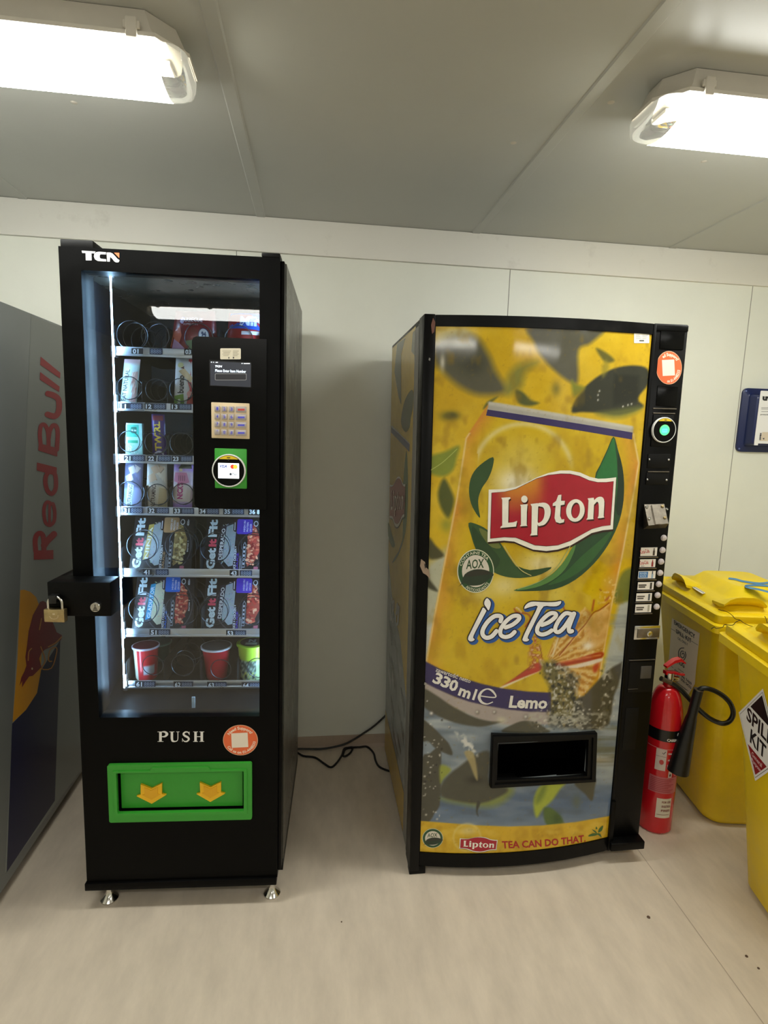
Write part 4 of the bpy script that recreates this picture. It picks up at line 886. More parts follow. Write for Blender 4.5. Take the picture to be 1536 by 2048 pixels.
pp(zs_([(330, 1100), (385, 1050), (480, 1040), (475, 1130), (330, 1190), (150, 1260), (20, 1320), (180, 1210)]), (192, 70, 52), 1.8); pp(zs_([(480, 1135), (300, 1215), (60, 1325), (0, 1345), (0, 1325), (140, 1265), (340, 1185)]), (244, 226, 186), 1.2)
br = sdist(zs_([(330, 1130), (350, 860), (390, 720), (470, 700), (480, 900), (510, 1010), (450, 1060)])); mb_ = np.clip(.5-br/8, 0, 1); blend(mb_*np.clip((n4-.42)*4, 0, 1), (176, 96, 44)); blend(mb_*np.clip((n4-.66)*6, 0, 1), (248, 214, 160)); blend(mb_*np.clip((.36-n4)*4, 0, .8), (134, 58, 24))
for pts, w_, c in (([(1290, 330), (1180, 410), (1100, 450), (1010, 580), (920, 680), (800, 830), (700, 950)], 1.5, (154, 74, 24)), ([(1290, 345), (1190, 425), (1110, 465), (1020, 590), (930, 690), (710, 960)], .9, (240, 190, 120)), ([(1100, 360), (1110, 300), (1090, 420)], 2.6, (180, 90, 40)), ([(620, 960), (660, 830), (690, 740)], 2.4, (236, 216, 170)), ([(470, 840), (500, 990)], 1, (130, 64, 24)), ([(170, 400), (200, 440), (320, 460), (360, 520), (300, 610)], 2.2, (176, 80, 44)), ([(190, 385), (220, 400), (250, 440)], 1.6, (246, 220, 170)), ([(745, 360), (770, 420), (840, 430)], 2.0, (170, 70, 40)), ([(200, 1200), (400, 1060), (340, 1130)], 1., (150, 84, 40)), ([(1180, 170), (1195, 185)], 1.6, (150, 90, 40)), ([(1250, 300), (1290, 260)], 3, (188, 110, 60))):
    P = cr(zs_(pts), 5, False); d = np.full(X.shape, 1e9)
    for i in range(len(P)-1):
        a, b = np.array(P[i]), np.array(P[i+1]); e = b-a; t = np.clip(((X-a[0])*e[0]+(Y-a[1])*e[1])/(e@e+1e-9), 0, 1); d = np.minimum(d, np.hypot(X-a[0]-t*e[0], Y-a[1]-t*e[1]))
    blend(np.clip(1.2-d/w_, 0, 1), c)
pp(zs_([(1240, 60), (1380, 0), (1375, 140), (1330, 170), (1250, 140)]), (206, 172, 96), 8, .5); blend(np.clip(.5-sdist(zs_([(1250, 40), (1380, 20), (1370, 330), (1230, 330), (1160, 330)]))/10, 0, 1)*np.clip((n4-.58)*5, 0, .8), (240, 208, 140))
# blue band and silver base of the can
zb_ = zoomer(840, 1300, 3.657)
pp(zb_([(20, 240), (35, 236), (250, 340), (500, 410), (800, 450), (960, 450), (960, 545), (640, 548), (450, 512), (250, 420), (120, 350), (20, 290)]), (176, 164, 158), 2, 1., 0)
pp(zb_([(20, 72), (35, 80), (150, 140), (300, 200), (450, 247), (600, 280), (780, 303), (960, 312), (960, 455), (800, 452), (650, 436), (500, 411), (360, 378), (250, 341), (120, 283), (20, 232)]), (56, 48, 96), 1.2, 1., 0)
GL = (78, 75, 62)
pp(zb_([(20, 285), (110, 325), (250, 420), (400, 492), (520, 522), (610, 520), (520, 548), (420, 560), (250, 530), (110, 470), (20, 400)]), (82, 80, 66), 2)
for x, y, r in ((55, 375, 8), (85, 465, 18), (420, 455, 14), (545, 455, 13), (775, 490, 17), (215, 565, 8)):
    q = zb_([(x, y)])[0]; blob(q[0], q[1], r/3.6, r/3.6, (60, 56, 50), .8); blob(q[0]-.6, q[1]-.6, r/5.2, r/5.2, (226, 222, 214), 1)
blob(1003, 1440, 9, 6, (212, 206, 178), .9)
# dark leaf on the right, splash
pp(zs_([(880, 1490), (1000, 1420), (1200, 1200), (1440, 1030), (1400, 1300), (1340, 1440), (1290, 1760), (1100, 1830), (860, 1790)]), (80, 77, 66), 2.5, 1., 2)
z5 = zoomer(830, 1440, 3.746)
pp(z5([(655, 92), (740, 30), (820, 6), (900, 16), (960, 50), (995, 95)]), (84, 82, 68), 1.6)
sp = np.clip(.5-sdist(zs_([(480, 1030), (620, 1020), (760, 1080), (930, 1210), (900, 1400), (960, 1560), (900, 1800), (600, 1800), (560, 1640), (600, 1500), (590, 1330), (500, 1150)]))/12, 0, 1)
blend(sp*.8, (86, 86, 74)); nn4 = vnoise(6, 7, 11, 2); blend(sp*np.clip((nn4-.60)*7, 0, .9), (206, 202, 188)); blend(sp*np.clip((.44-nn4)*5, 0, 1), (50, 52, 44)); blend(sp*np.clip((vnoise(8, 8, 13, 2)-.70)*6, 0, .6), (196, 170, 110))
sp = np.clip(.5-sdist(zs_([(1190, 1070), (1280, 1130), (1340, 1300), (1330, 1500), (1290, 1760), (1200, 1800), (1220, 1400)]))/14, 0, 1); blend(sp*np.clip((nn4-.56)*6, 0, .85), (200, 196, 182)); blend(sp*np.clip((.36-nn4)*6, 0, .8), (60, 60, 50))
sp = np.clip(.5-sdist(zs_([(300, 1660), (900, 1560), (1250, 1650), (1200, 1830), (500, 1830)]))/20, 0, 1); blend(sp*np.clip((vnoise(10, 6, 14, 3)-.45)*4, 0, .8), (190, 188, 172))
for q, c in (((650, 1590), (200, 196, 180)),): pass
# leaves under water
pp(z5([(50, 0), (130, 50), (200, 120), (255, 180), (280, 262), (200, 238), (150, 210), (100, 160), (50, 150)]), (82, 80, 68), 1.6)
pp(z5([(40, 310), (110, 252), (188, 200), (196, 330), (195, 470), (185, 640), (150, 690), (112, 756), (40, 752)]), (80, 78, 66), 1.6, 1., 2)
pp(z5([(190, 340), (270, 370), (215, 440), (190, 470)]), (150, 160, 70), 3)
pp(z5([(195, 590), (300, 560), (500, 520), (700, 500), (735, 545), (640, 630), (520, 655), (350, 630)]), (134, 146, 84), 7)
pp(z5([(195, 490), (260, 405), (330, 350), (450, 262), (560, 245), (556, 470), (690, 512), (660, 560), (500, 622), (330, 610), (200, 570)]), (82, 81, 68), 3)
pp(z5([(465, 610), (490, 620), (470, 680), (475, 722), (458, 690)]), (70, 70, 60), 1.5); blob(846+104, 1560, 16, 8, (44, 44, 36), .7)
pp(z5([(890, 600), (950, 490), (1120, 468), (1085, 520), (1030, 600), (960, 665), (908, 730)]), (176, 188, 66), 3); pp(z5([(905, 580), (950, 500), (985, 500), (960, 590), (910, 630)]), (116, 136, 54), 5, .8)
pp(z5([(962, 672), (1008, 655), (1060, 690), (1105, 745), (1100, 780), (990, 790)]), (88, 112, 52), 2.5); blob(830+1065/3.746, 1440+735/3.746, 8, 9, (60, 84, 40), .8)
pp(z5([(1195, 470), (1345, 430), (1345, 520), (1325, 606), (1270, 550)]), (84, 82, 66), 2); blob(830+1210/3.746, 1440+612/3.746, 8, 13, (100, 112, 100), .85); blob(830+1385/3.746, 1440+300/3.746, 22, 5, (170, 150, 110), .5)
pl = np.clip(.5-sdist(z5([(300, 90), (360, 110), (450, 200), (470, 270), (420, 280), (370, 200)]))/8, 0, 1); blend(pl*np.clip((nn4-.42)*5, 0, 1), (216, 216, 210)); pp(z5([(370, 240), (440, 250), (470, 430), (455, 440), (410, 330)]), (176, 160, 110), 2, .9)
for _ in range(46):
    x, y = random.uniform(845, 885), random.uniform(1440, 1640); blob(x, y, random.uniform(.8, 2.2), random.uniform(.8, 2.2), random.choice([(222, 218, 206), (226, 222, 210), (40, 38, 32)]), .95)
for _ in range(70):
    x, y = random.gauss(1150, 45), random.gauss(1420, 34); blob(x, y, random.uniform(.8, 2.), random.uniform(.8, 2.4), random.choice([(232, 228, 216), (40, 40, 34)]), .9)
for (x, y) in ((1196, 790), (1199, 782), (1246, 813), (1256, 810), (1263, 808), (1238, 938), (1196, 800)): blob(x, y, 1.4, 1.8, (236, 232, 220), 1)
# bottom band
band = sdist(z5([(20, 755), (200, 768), (450, 788), (700, 798), (950, 790), (1200, 765), (1480, 715), (1480, 1200), (20, 1200)])); blend(np.clip(.5-band/1.6, 0, 1), (222, 180, 40)); blend(np.clip(-band/10, 0, 1)*np.clip((vnoise(20, 26, 17)-.5)*2.4, 0, .6), (188, 144, 22)); blend(np.clip(-band/10, 0, 1)*np.clip((vnoise(30, 14, 18)-.55)*2, 0, .5), (240, 206, 84))
blob(830+400/3.746, 1440+830/3.746, 18, 9, (240, 222, 150), .8); ring(830+390/3.746, 1440+880/3.746, 27, 2.5, (240, 220, 140), .5)
# grime on the yellow
blend(np.clip((vnoise(26, 40, 21)-.62)*2.2, 0, .45)*(Y < 1330), (150, 118, 30)); blend(np.clip((n4-.8)*4, 0, .2), (140, 112, 36))
A = np.clip(A*.99, 0, 1); Al = np.where(A <= .04045, A/12.92, ((A+.055)/1.055)**2.4)
m = MB(); ids = np.arange(NU*NZ).reshape(NZ, NU); fs = []
for j in range(NZ-1):
    zc_ = (zs[j]+zs[j+1])/2; hole = iz0 < zc_ < iz1
    for i in range(NU-1):
        if hole and iu0 < (us[i]+us[i+1])/2 < iu1: continue
        fs.append((ids[j, i], ids[j, i+1], ids[j+1, i+1], ids[j+1, i]))
m.add(np.stack([UU, VV, ZZ], -1).reshape(-1, 3).tolist(), fs, 0, [(float(a), float(b), float(c), 1.) for a, b, c in Al.reshape(-1, 3)], True)
# crisp printed shapes on the same film
BT = BO
m2 = m
def lf(pts, c, l=1, sm=4): decal(m2, BT, pts, c, l, smooth=sm)
lf([(986, 914), (985, 935), (976, 958), (964, 976), (957, 995), (957, 1015), (960, 1036), (948, 1020), (940, 1000), (938, 975), (944, 950), (960, 930)], (56, 84, 50), 1, 3)
decal(m2, BT, [(972, 831), (975, 819), (1265, 865), (1264, 879)], (58, 50, 100), 1)
sw = [(1227, 873), (1236, 900), (1245, 935), (1248, 972), (1245, 1015), (1235, 1052), (1216, 1090), (1188, 1127), (1150, 1160), (1110, 1178), (1065, 1182), (1027, 1181), (1060, 1170), (1095, 1155), (1122, 1130), (1140, 1104), (1155, 1080), (1190, 1040), (1200, 1000), (1190, 955), (1200, 930), (1214, 900)]
decal(m2, BT, cr(sw, 3), (44, 78, 50), 1)
decal(m2, BT, cr([(1227, 876), (1231, 900), (1234, 930), (1234, 975), (1226, 1000), (1195, 980), (1192, 955), (1203, 928), (1216, 900)], 3), (46, 116, 62), 2)
decal(m2, BT, cr([(1236, 905), (1247, 950), (1247, 1000), (1240, 1030), (1232, 1020), (1236, 970)], 3), (34, 56, 42), 2)
decal(m2, BT, cr([(1195, 1085), (1225, 1060), (1205, 1095), (1170, 1135), (1130, 1160), (1095, 1170), (1130, 1145), (1160, 1115)], 3), (54, 100, 54), 2)
decal(m2, BT, cr([(1027, 1181), (1070, 1168), (1105, 1147), (1128, 1122), (1146, 1092), (1151, 1090), (1146, 1108), (1130, 1138), (1105, 1160), (1070, 1175)], 3), (90, 138, 72), 3)
stroke(m2, BT, [(1035, 1178), (1080, 1162), (1112, 1136), (1132, 1106), (1140, 1092)], .7, (170, 186, 120), 4)
decal(m2, BT, cr([(937, 1046), (955, 1049), (975, 1060), (1000, 1085), (1015, 1108), (1032, 1132), (1052, 1149), (1075, 1151), (1040, 1156), (1010, 1153), (985, 1143), (965, 1125), (950, 1095), (942, 1070)], 3), (58, 88, 52), 1)
decal(m2, BT, cr([(945, 1052), (972, 1085), (1000, 1118), (985, 1140), (962, 1118), (948, 1085)], 3), (50, 76, 48), 2); decal(m2, BT, cr([(958, 1056), (980, 1068), (1002, 1094), (985, 1095), (968, 1078)], 3), (112, 122, 66), 2)
decal(m2, BT, cr([(1033, 1132), (1060, 1140), (1103, 1134), (1085, 1147), (1065, 1152), (1045, 1147)], 3), (48, 78, 46), 2); stroke(m2, BT, [(1008, 1092), (1024, 1118), (1042, 1140), (1062, 1151)], .8, (200, 190, 120), 3)
stroke(m2, BT, [(862, 940), (886, 924), (914, 898)], .8, (176, 186, 96), 2)
m2.build('printed_panel', M_film, ld, 'large printed yellow front film')
# ---- badges and lettering, each its own piece
BAD = dict(outer=[(90, 260), (250, 255), (370, 235), (480, 190), (600, 130), (720, 85), (850, 58), (950, 58), (1060, 80), (1160, 125), (1250, 145), (1340, 142), (1440, 130), (1405, 680), (1300, 690), (1180, 720), (1080, 780), (960, 850), (820, 895), (700, 910), (560, 895), (450, 850), (360, 810), (250, 800), (78, 815)],
 inner=[(125, 295), (260, 285), (380, 255), (480, 205), (600, 145), (720, 110), (850, 95), (950, 97), (1050, 120), (1150, 165), (1240, 185), (1330, 185), (1408, 175), (1375, 635), (1290, 645), (1180, 675), (1060, 740), (950, 800), (820, 845), (700, 855), (580, 845), (470, 800), (380, 765), (260, 760), (110, 775)])
LET = [([(222, 345), (315, 340), (320, 352), (300, 368), (295, 610), (350, 605), (390, 590), (378, 650), (210, 665), (216, 650), (232, 640), (232, 368)], None),
 ([(422, 420), (500, 412), (492, 500), (490, 630), (497, 643), (418, 648), (430, 630), (430, 440)], None), (ell(466, 360, 34, 38, 20), None),
 ([(530, 412), (608, 402), (612, 425), (602, 735), (606, 740), (525, 745), (540, 720), (545, 440)], None),
 (cr([(605, 425), (640, 400), (690, 400), (730, 430), (745, 490), (730, 560), (690, 620), (645, 640), (604, 625)], 3), cr([(606, 450), (640, 440), (668, 452), (680, 495), (670, 560), (640, 600), (605, 600)], 3)),
 ([(825, 318), (858, 312), (855, 378), (895, 378), (890, 418), (850, 425), (845, 540), (860, 575), (888, 572), (885, 605), (840, 615), (800, 602), (785, 560), (797, 430), (765, 432), (768, 405), (802, 380)], None),
 (ell(1006, 480, 98, 120, 32, .12), ell(1008, 480, 46, 84, 28, .12)),
 ([(1135, 352), (1200, 345), (1205, 372), (1195, 560), (1198, 572), (1120, 578), (1135, 555), (1145, 375)], None),
 (cr([(1196, 390), (1225, 350), (1265, 334), (1298, 345), (1312, 385), (1308, 470), (1305, 540), (1308, 555), (1242, 562), (1250, 540), (1254, 470), (1250, 405), (1232, 388), (1198, 425)], 2), None)]
def badge(m, sf, tf, l0=3, fine=True, dull=1.):
    k = lambda c: tuple(int(x*dull) for x in c)
    sh = lambda p, dx, dy: [(x+dx, y+dy) for x, y in p]
    o = cr(BAD['outer'], 1) if not fine else BAD['outer']
    decal(m, sf, tf(sh(o, 6, 20)), k((52, 30, 22)), l0); decal(m, sf, tf(o), k((252, 248, 236)), l0+1)
    i = BAD['inner']; cx, cy = 745, 470
    decal(m, sf, tf([(cx+(x-cx)*1.008, cy+(y-cy)*1.014) for x, y in i]), k((70, 22, 24)), l0+2)
    pR = lin(k((178, 34, 52))); pO_ = lin(k((222, 150, 48)))
    if fine:
        inv = zoomer(960, 930, 5.297)
        def colf(a, b):
            x, y = proj(L.W(sf.to3(a, b))); x = (x-960)*5.297; y = (y-930)*5.297
            t = math.exp(-((x-430)/210)**4)*max(0, min(1, (520-y)/330)); t = max(0, min(1, t)); return tuple(pR[q]*(1-t)+pO_[q]*t for q in range(4))
        decal(m, sf, tf(i), colf, l0+3, sub=.014)
    else: decal(m, sf, tf(i), k((178, 34, 52)), l0+3)
    for p, h in LET:
        if fine: decal(m, sf, tf(sh(p, 9, 17)), k((64, 20, 18)), l0+4, holes=[tf(sh(h, 9, 17))] if h else ())
        decal(m, sf, tf(p), k((252, 248, 236)), l0+6, holes=[tf(h)] if h else ())
m = MB(); badge(m, BO, zoomer(960, 930, 5.297), 4); m.build('brand_badge', M_film, ld, 'large red brand badge with white lettering')
m = MB(); badge(m, BO, affine([(90, 260), (1440, 130), (78, 815)], [(919.6, 1676), (995, 1679.5), (918.4, 1696.5)]), 3, False); m.build('brand_badge', M_film, ld, 'small red brand badge at the bottom')
# Ice Tea lettering
zi = zoomer(920, 1180, 5.908); m = MB()
IT_P = [[(272, 203), (306, 238), (300, 262), (210, 430), (160, 530), (155, 565), (172, 580), (150, 600), (118, 604), (94, 584), (96, 552), (118, 506), (190, 360), (250, 240)],
 [(315, 92), (340, 110), (360, 142), (356, 190), (335, 240), (310, 206), (285, 168), (288, 128)],
 [(755, 220), (775, 172), (830, 138), (900, 136), (1020, 142), (1130, 138), (1190, 126), (1184, 160), (1140, 188), (1060, 190), (985, 190), (930, 280), (860, 420), (802, 540), (800, 572), (815, 582), (795, 602), (760, 605), (735, 590), (742, 556), (780, 470), (850, 330), (915, 190), (860, 190), (800, 206)]]
IT_S = [([(475, 365), (486, 322), (455, 302), (395, 312), (325, 372), (272, 455), (264, 520), (305, 560), (370, 545), (428, 482)], 25),
 ([(535, 440), (620, 405), (690, 345), (690, 305), (620, 308), (540, 368), (480, 455), (478, 525), (530, 552), (595, 535), (642, 492)], 24),
 ([(965, 410), (1050, 375), (1125, 312), (1122, 275), (1060, 275), (980, 338), (918, 425), (910, 492), (960, 522), (1025, 508), (1080, 474)], 24),
 ([(1318, 285), (1245, 272), (1175, 340), (1128, 425), (1124, 480), (1165, 492), (1225, 440), (1290, 345), (1340, 275)], 24), ([(1345, 275), (1300, 390), (1282, 450), (1290, 488), (1320, 482)], 24)]
def grow(p, g):
    P = np.array(cr(p, 2)); o = []
    ar = sum(P[i-1][0]*P[i][1]-P[i][0]*P[i-1][1] for i in range(len(P))); s = 1 if ar > 0 else -1
    for i in range(len(P)):
        t = P[(i+1) % len(P)]-P[i-1]; t /= np.linalg.norm(t)+1e-9; o.append(tuple(P[i]+s*g*np.array([t[1], -t[0]])))
    return o
for g, c, l, dd in ((22, (40, 92, 168), 5, (24, 20)), (17, (40, 92, 168), 6, (12, 12)), (12, (18, 18, 44), 7, (0, 0)), (0, (250, 248, 246), 8, (0, 0))):
    for p in IT_P: decal(m, BO, zi([(x+dd[0], y+dd[1]) for x, y in grow(p, g)]), c, l)
    for p, h in IT_S: stroke(m, BO, zi([(x+dd[0], y+dd[1]) for x, y in p]), (h+g)/5.908, c, l)
m.build('product_lettering', M_film, ld, 'white slanted lettering with blue shadow')
# smaller lettering
m = MB()
text(m, BO, 'zawartość netto', (870.5, 1342), (940, 1366), 7.6, (226, 222, 216), 3, bold=.015)
for ch, a, b in (('3', (864, 1363), (879, 1370)), ('3', (880, 1370), (895, 1377)), ('0', (896, 1377.5), (912, 1383)), ('m', (915.5, 1389), (938, 1397)), ('l', (944, 1398), (948.5, 1399.5))): text(m, BO, ch, a, b, 20.5, (236, 232, 224), 3, bold=.035)
stroke(m, BO, zb_([(440, 335), (550, 345), (530, 300), (490, 284), (450, 305), (432, 345), (450, 380), (490, 394), (530, 380)]), [1.0, 1.2, 2.2, 1.2, 2.2, 3, 2.4, 1.2, 1.], (232, 228, 222), 3)
m.build('volume_lettering', M_film, ld); m = MB()
text(m, BO, 'Lemo', (1017, 1414), (1094, 1416.5), 22, (236, 232, 224), 3, bold=.035, shear=.12)
m.build('flavour_lettering', M_film, ld); m = MB()
text(m, BO, 'TEA CAN DO THAT.', (1004.5, 1696), (1171, 1682.5), 13.5, (176, 32, 34), 3, bold=.025)
m.build('slogan_lettering', M_film, ld, 'red slogan lettering')
def aox(m, tf, c, big):
    E = lambda k, d=0: [c(1.0*k*math.cos(a), 1.0*k*math.sin(a)) for a in [2*PI*i/36 for i in range(36)]]
    decal(m, BO, E(1), (226, 226, 196), 3); decal(m, BO, E(.955), (44, 84, 50), 4); decal(m, BO, E(.74), (222, 214, 200), 5)
    decal(m, BO, cr([c(-.78, .56), c(-.6, .15), c(-.1, -.07), c(.5, -.06), c(.98, .14), c(.7, .38), c(.3, .62), c(-.3, .66), c(-.62, .55), c(-.95, .72)], 3), (44, 62, 46), 6); decal(m, BO, cr([c(-.6, .2), c(-.1, -.04), c(.5, -.03), c(.8, .12), c(.2, .2), c(-.3, .25)], 3), (52, 54, 44), 7)
    text(m, BO, 'AOX', c(-.52, -.1), c(.44, -.16), c(-.5, -.5), (44, 78, 46), 6, bold=.015)
m = MB(); cA = lambda a, b: (951+36.8*a, 1142+43.6*b); aox(m, None, cA, 1)
text_arc(m, BO, 'CONTAINS TEA', (951, 1142), 28.6, 34, -163, -38, 5.6, (226, 226, 200), 6, bold=.01); text_arc(m, BO, 'ANTIOXIDANTS', (951, 1142), 34, 40.4, 127, 38, 5.6, (226, 226, 200), 8, bold=.01, flip=True)
m.build('round_seal', M_film, ld, 'round green and white seal')
m = MB(); cB = lambda a, b: (830+(132+78*a)/3.746, 1440+(884+73*b)/3.746); aox(m, None, cB, 0); m.build('round_seal', M_film, ld, 'small round green seal at the bottom')
m = MB()
for p in ([(1295, 870), (1330, 848), (1375, 852), (1345, 866)], [(1360, 850), (1330, 825), (1325, 818), (1355, 832)], [(1372, 842), (1380, 812), (1408, 790), (1400, 826)], [(1352, 815), (1358, 796), (1366, 815)], [(1360, 850), (1385, 850), (1398, 880), (1390, 874)]): decal(m, BO, cr(z5(p), 3), (62, 104, 44), 3)
m.build('leaf_mark', M_film, ld, 'small green leaf mark')
m = MB(); zk = zoomer(1240, 640, 4.875); decal(m, BO, zk(rect(135, 128, 284, 226, 6)), (232, 230, 216), 3)
for i in range(3): decal(m, BO, zk(rect(152, 145+i*16, 190+i*5, 149+i*16)), (160, 156, 144), 4); decal(m, BO, zk(rect(215, 147+i*16, 268-i*6, 151+i*16)), (160, 156, 144), 4)
decal(m, BO, zk(rect(186, 197, 232, 208)), (60, 58, 54), 4); m.build('info_sticker', M_print, ld, 'small white sticker in the top right corner')
# ---- paint chips on the door edge
PLs = Plane(L, (0, -.0045, 0), (1, 0, 0), (0, 0, 1)); m = MB()
for p, c in (([(842, 1118), (850, 1124), (851, 1134), (858, 1140), (860, 1158), (853, 1150), (846, 1146), (840, 1132)], (150, 128, 108)), ([(848, 1126), (853, 1132), (850, 1138)], (16, 15, 14)), ([(866, 636), (871, 645), (868, 664), (864, 668), (862, 650)], (104, 62, 50)), ([(858, 715), (861, 717), (860, 722), (857, 720)], (120, 118, 112)), ([(849, 1364), (853, 1366), (852, 1371), (848, 1369)], (150, 146, 138))): decal(m, PLs, p, c, 2)
m.build('paint_chips', M_print, ld, 'bare chipped patches')
# ---- delivery port
m = MB()
m.prism(pO, [pI], lambda a, b: BO.to3(a, b, .016), lambda a, b: BO.to3(a, b, -.02))
gi = [(p[0]+(pO[i][0]-p[0])*.45, p[1]+(pO[i][1]-p[1])*.45) for i, p in enumerate(pI)]
go = [(p[0]+(pO[i][0]-p[0])*.9, p[1]+(pO[i][1]-p[1])*.9) for i, p in enumerate(pI)]
m.prism(go, [gi], lambda a, b: BO.to3(a, b, .022), lambda a, b: BO.to3(a, b, .01))
dp = m.build('delivery_port', M_rub, lm, 'black plastic frame of the delivery opening')
m = MB(); v1 = .058
for a, b in (((iu0-.012, v1, iz0-.01), (iu1+.012, v1+.004, iz1+.01)),): m.box(a, b)
m.box((iu0, -.03, iz0-.004), (iu1, v1, iz0)); m.build('port_lining', mat('port_black', (1, 1, 1), .8, spec=.02), dp)
m = MB(); m.box((iu0+.004, -.006, iz1-.022), (iu1-.012, .0, iz1-.012), .002, R=Matrix.Rotation(.0, 3, 'X')); m.build('port_flap', M_rub, dp, 'narrow bar inside the delivery opening')
# ---- control column
VC = .010; PCc = Plane(L, (0, VC, 0), (1, 0, 0), (0, 0, 1))
uR1 = LW; zct = L.Z(1350, 648, VC); zcb = L.Z(1250, 1672, VC)
m = MB(); m.box((uc0+.001, VC, zcb), (uR1-.0, .075, zct), .004); m.box((uc0+.004, VC-.004, zct-.022), (uR1-.002, VC+.02, zct-.004), .002); cm = m.build('control_column', M_worn, lm)
def cbox(x0, y0, x1, y1, d, name, mt, label=None, bev=.002, v=VC, par=None, ret=False):
    a = L.at(x0, y1, v); b = L.at(x1, y0, v); m = MB(); m.box((a[0], v-d, a[2]), (b[0], v+.001, b[2]), bev); return m.build(name, mt, par or cm, label)
cbox(1318, 658, 1370, 698, .0025, 'cover_plate', M_gloss)
cbox(1311, 772, 1356, 812, .0025, 'blank_display', M_gloss, 'blank black display window')
sticker(PCc, (1337.5, 735.5), 26, 33.5, cm, cut=lambda y: 1316.5-(y-707)*.085)
for y in (817.3, 826.6): cbox(1305, y-.5, 1352-(y-817)*.3, y+.5, .004, 'grille_rib', M_steel, bev=.0003)
cbox(1300, 830, 1347, 893, .004, 'reader_mount', M_rub)
reader(Plane(L, (0, VC-.004, 0), (1, 0, 0), (0, 0, 1)), L, VC-.004, (1324.5, 860), 23.5, 27.5, lm, 0)
cbox(1293, 908, 1341, 936, .003, 'slot_plate', M_rub); cbox(1290, 945, 1338, 969, .003, 'slot_plate', M_rub); cbox(1294, 942.5, 1337, 944, .005, 'slot_lip', M_steel, bev=.0003)
def bolt(x, y, r, v, mt=M_chrome, nm='screw', par=None, h=.004):
    q = L.at(x, y, v); m = MB(); m.lathe([(r, 0), (r*.9, -h*.6), (r*.5, -h), (.0001, -h)], (q[0], v, q[2]), 14, axis='y'); return m.build(nm, mt, par or cm)
for x, y in ((1298, 919), (1337, 919.5), (1294, 959), (1332.5, 960)): bolt(x, y, .0042, VC-.003)
# bent steel plate over the old coin slot
q = [L.at(1288.5, 1009, VC-.005), L.at(1328.5, 1008, VC-.005), L.at(1337, 1047, VC-.045), L.at(1297, 1051, VC-.045)]; bk = [L.at(1287, 1058, VC), L.at(1331, 1056, VC)]
m = MB(); m.add(q+[q[0]+np.array([0, .006, 0]), q[1]+np.array([0, .006, 0])]+bk, [(3, 2, 1, 0), (6, 7, 2, 3), (0, 1, 5, 4), (4, 6, 3, 0), (1, 2, 7, 5)]); cs_ = m.build('coin_cover', M_steel, lm, 'bent scuffed steel plate with bolts')
PQ = Quad(q[3], q[2], q[1], q[0])
m = MB(); m.loft([[PQ.to3(a, b, 0) for a, b in ((.30, t), (.36, t))]+[PQ.to3(.64, t, .004), PQ.to3(.34, t, .004)] for t in (0, .94)], smooth=False); m.build('ridge', M_steel, cs_)
for a, b in ((.1, .88), (.88, .88), (.1, .32), (.88, .3)):
    p = PQ.to3(a, b, .0); m = MB(); e = np.array(PQ.n); m.tube([p, tuple(np.array(p)+e*.003), tuple(np.array(p)+e*.0045)], [.0052, .0046, .002], 12); m.build('bolt', M_chrome if a < .5 else M_brass, cs_)
bolt(1332, 1018, .005, VC, M_chrome, 'bolt', cm, .008)
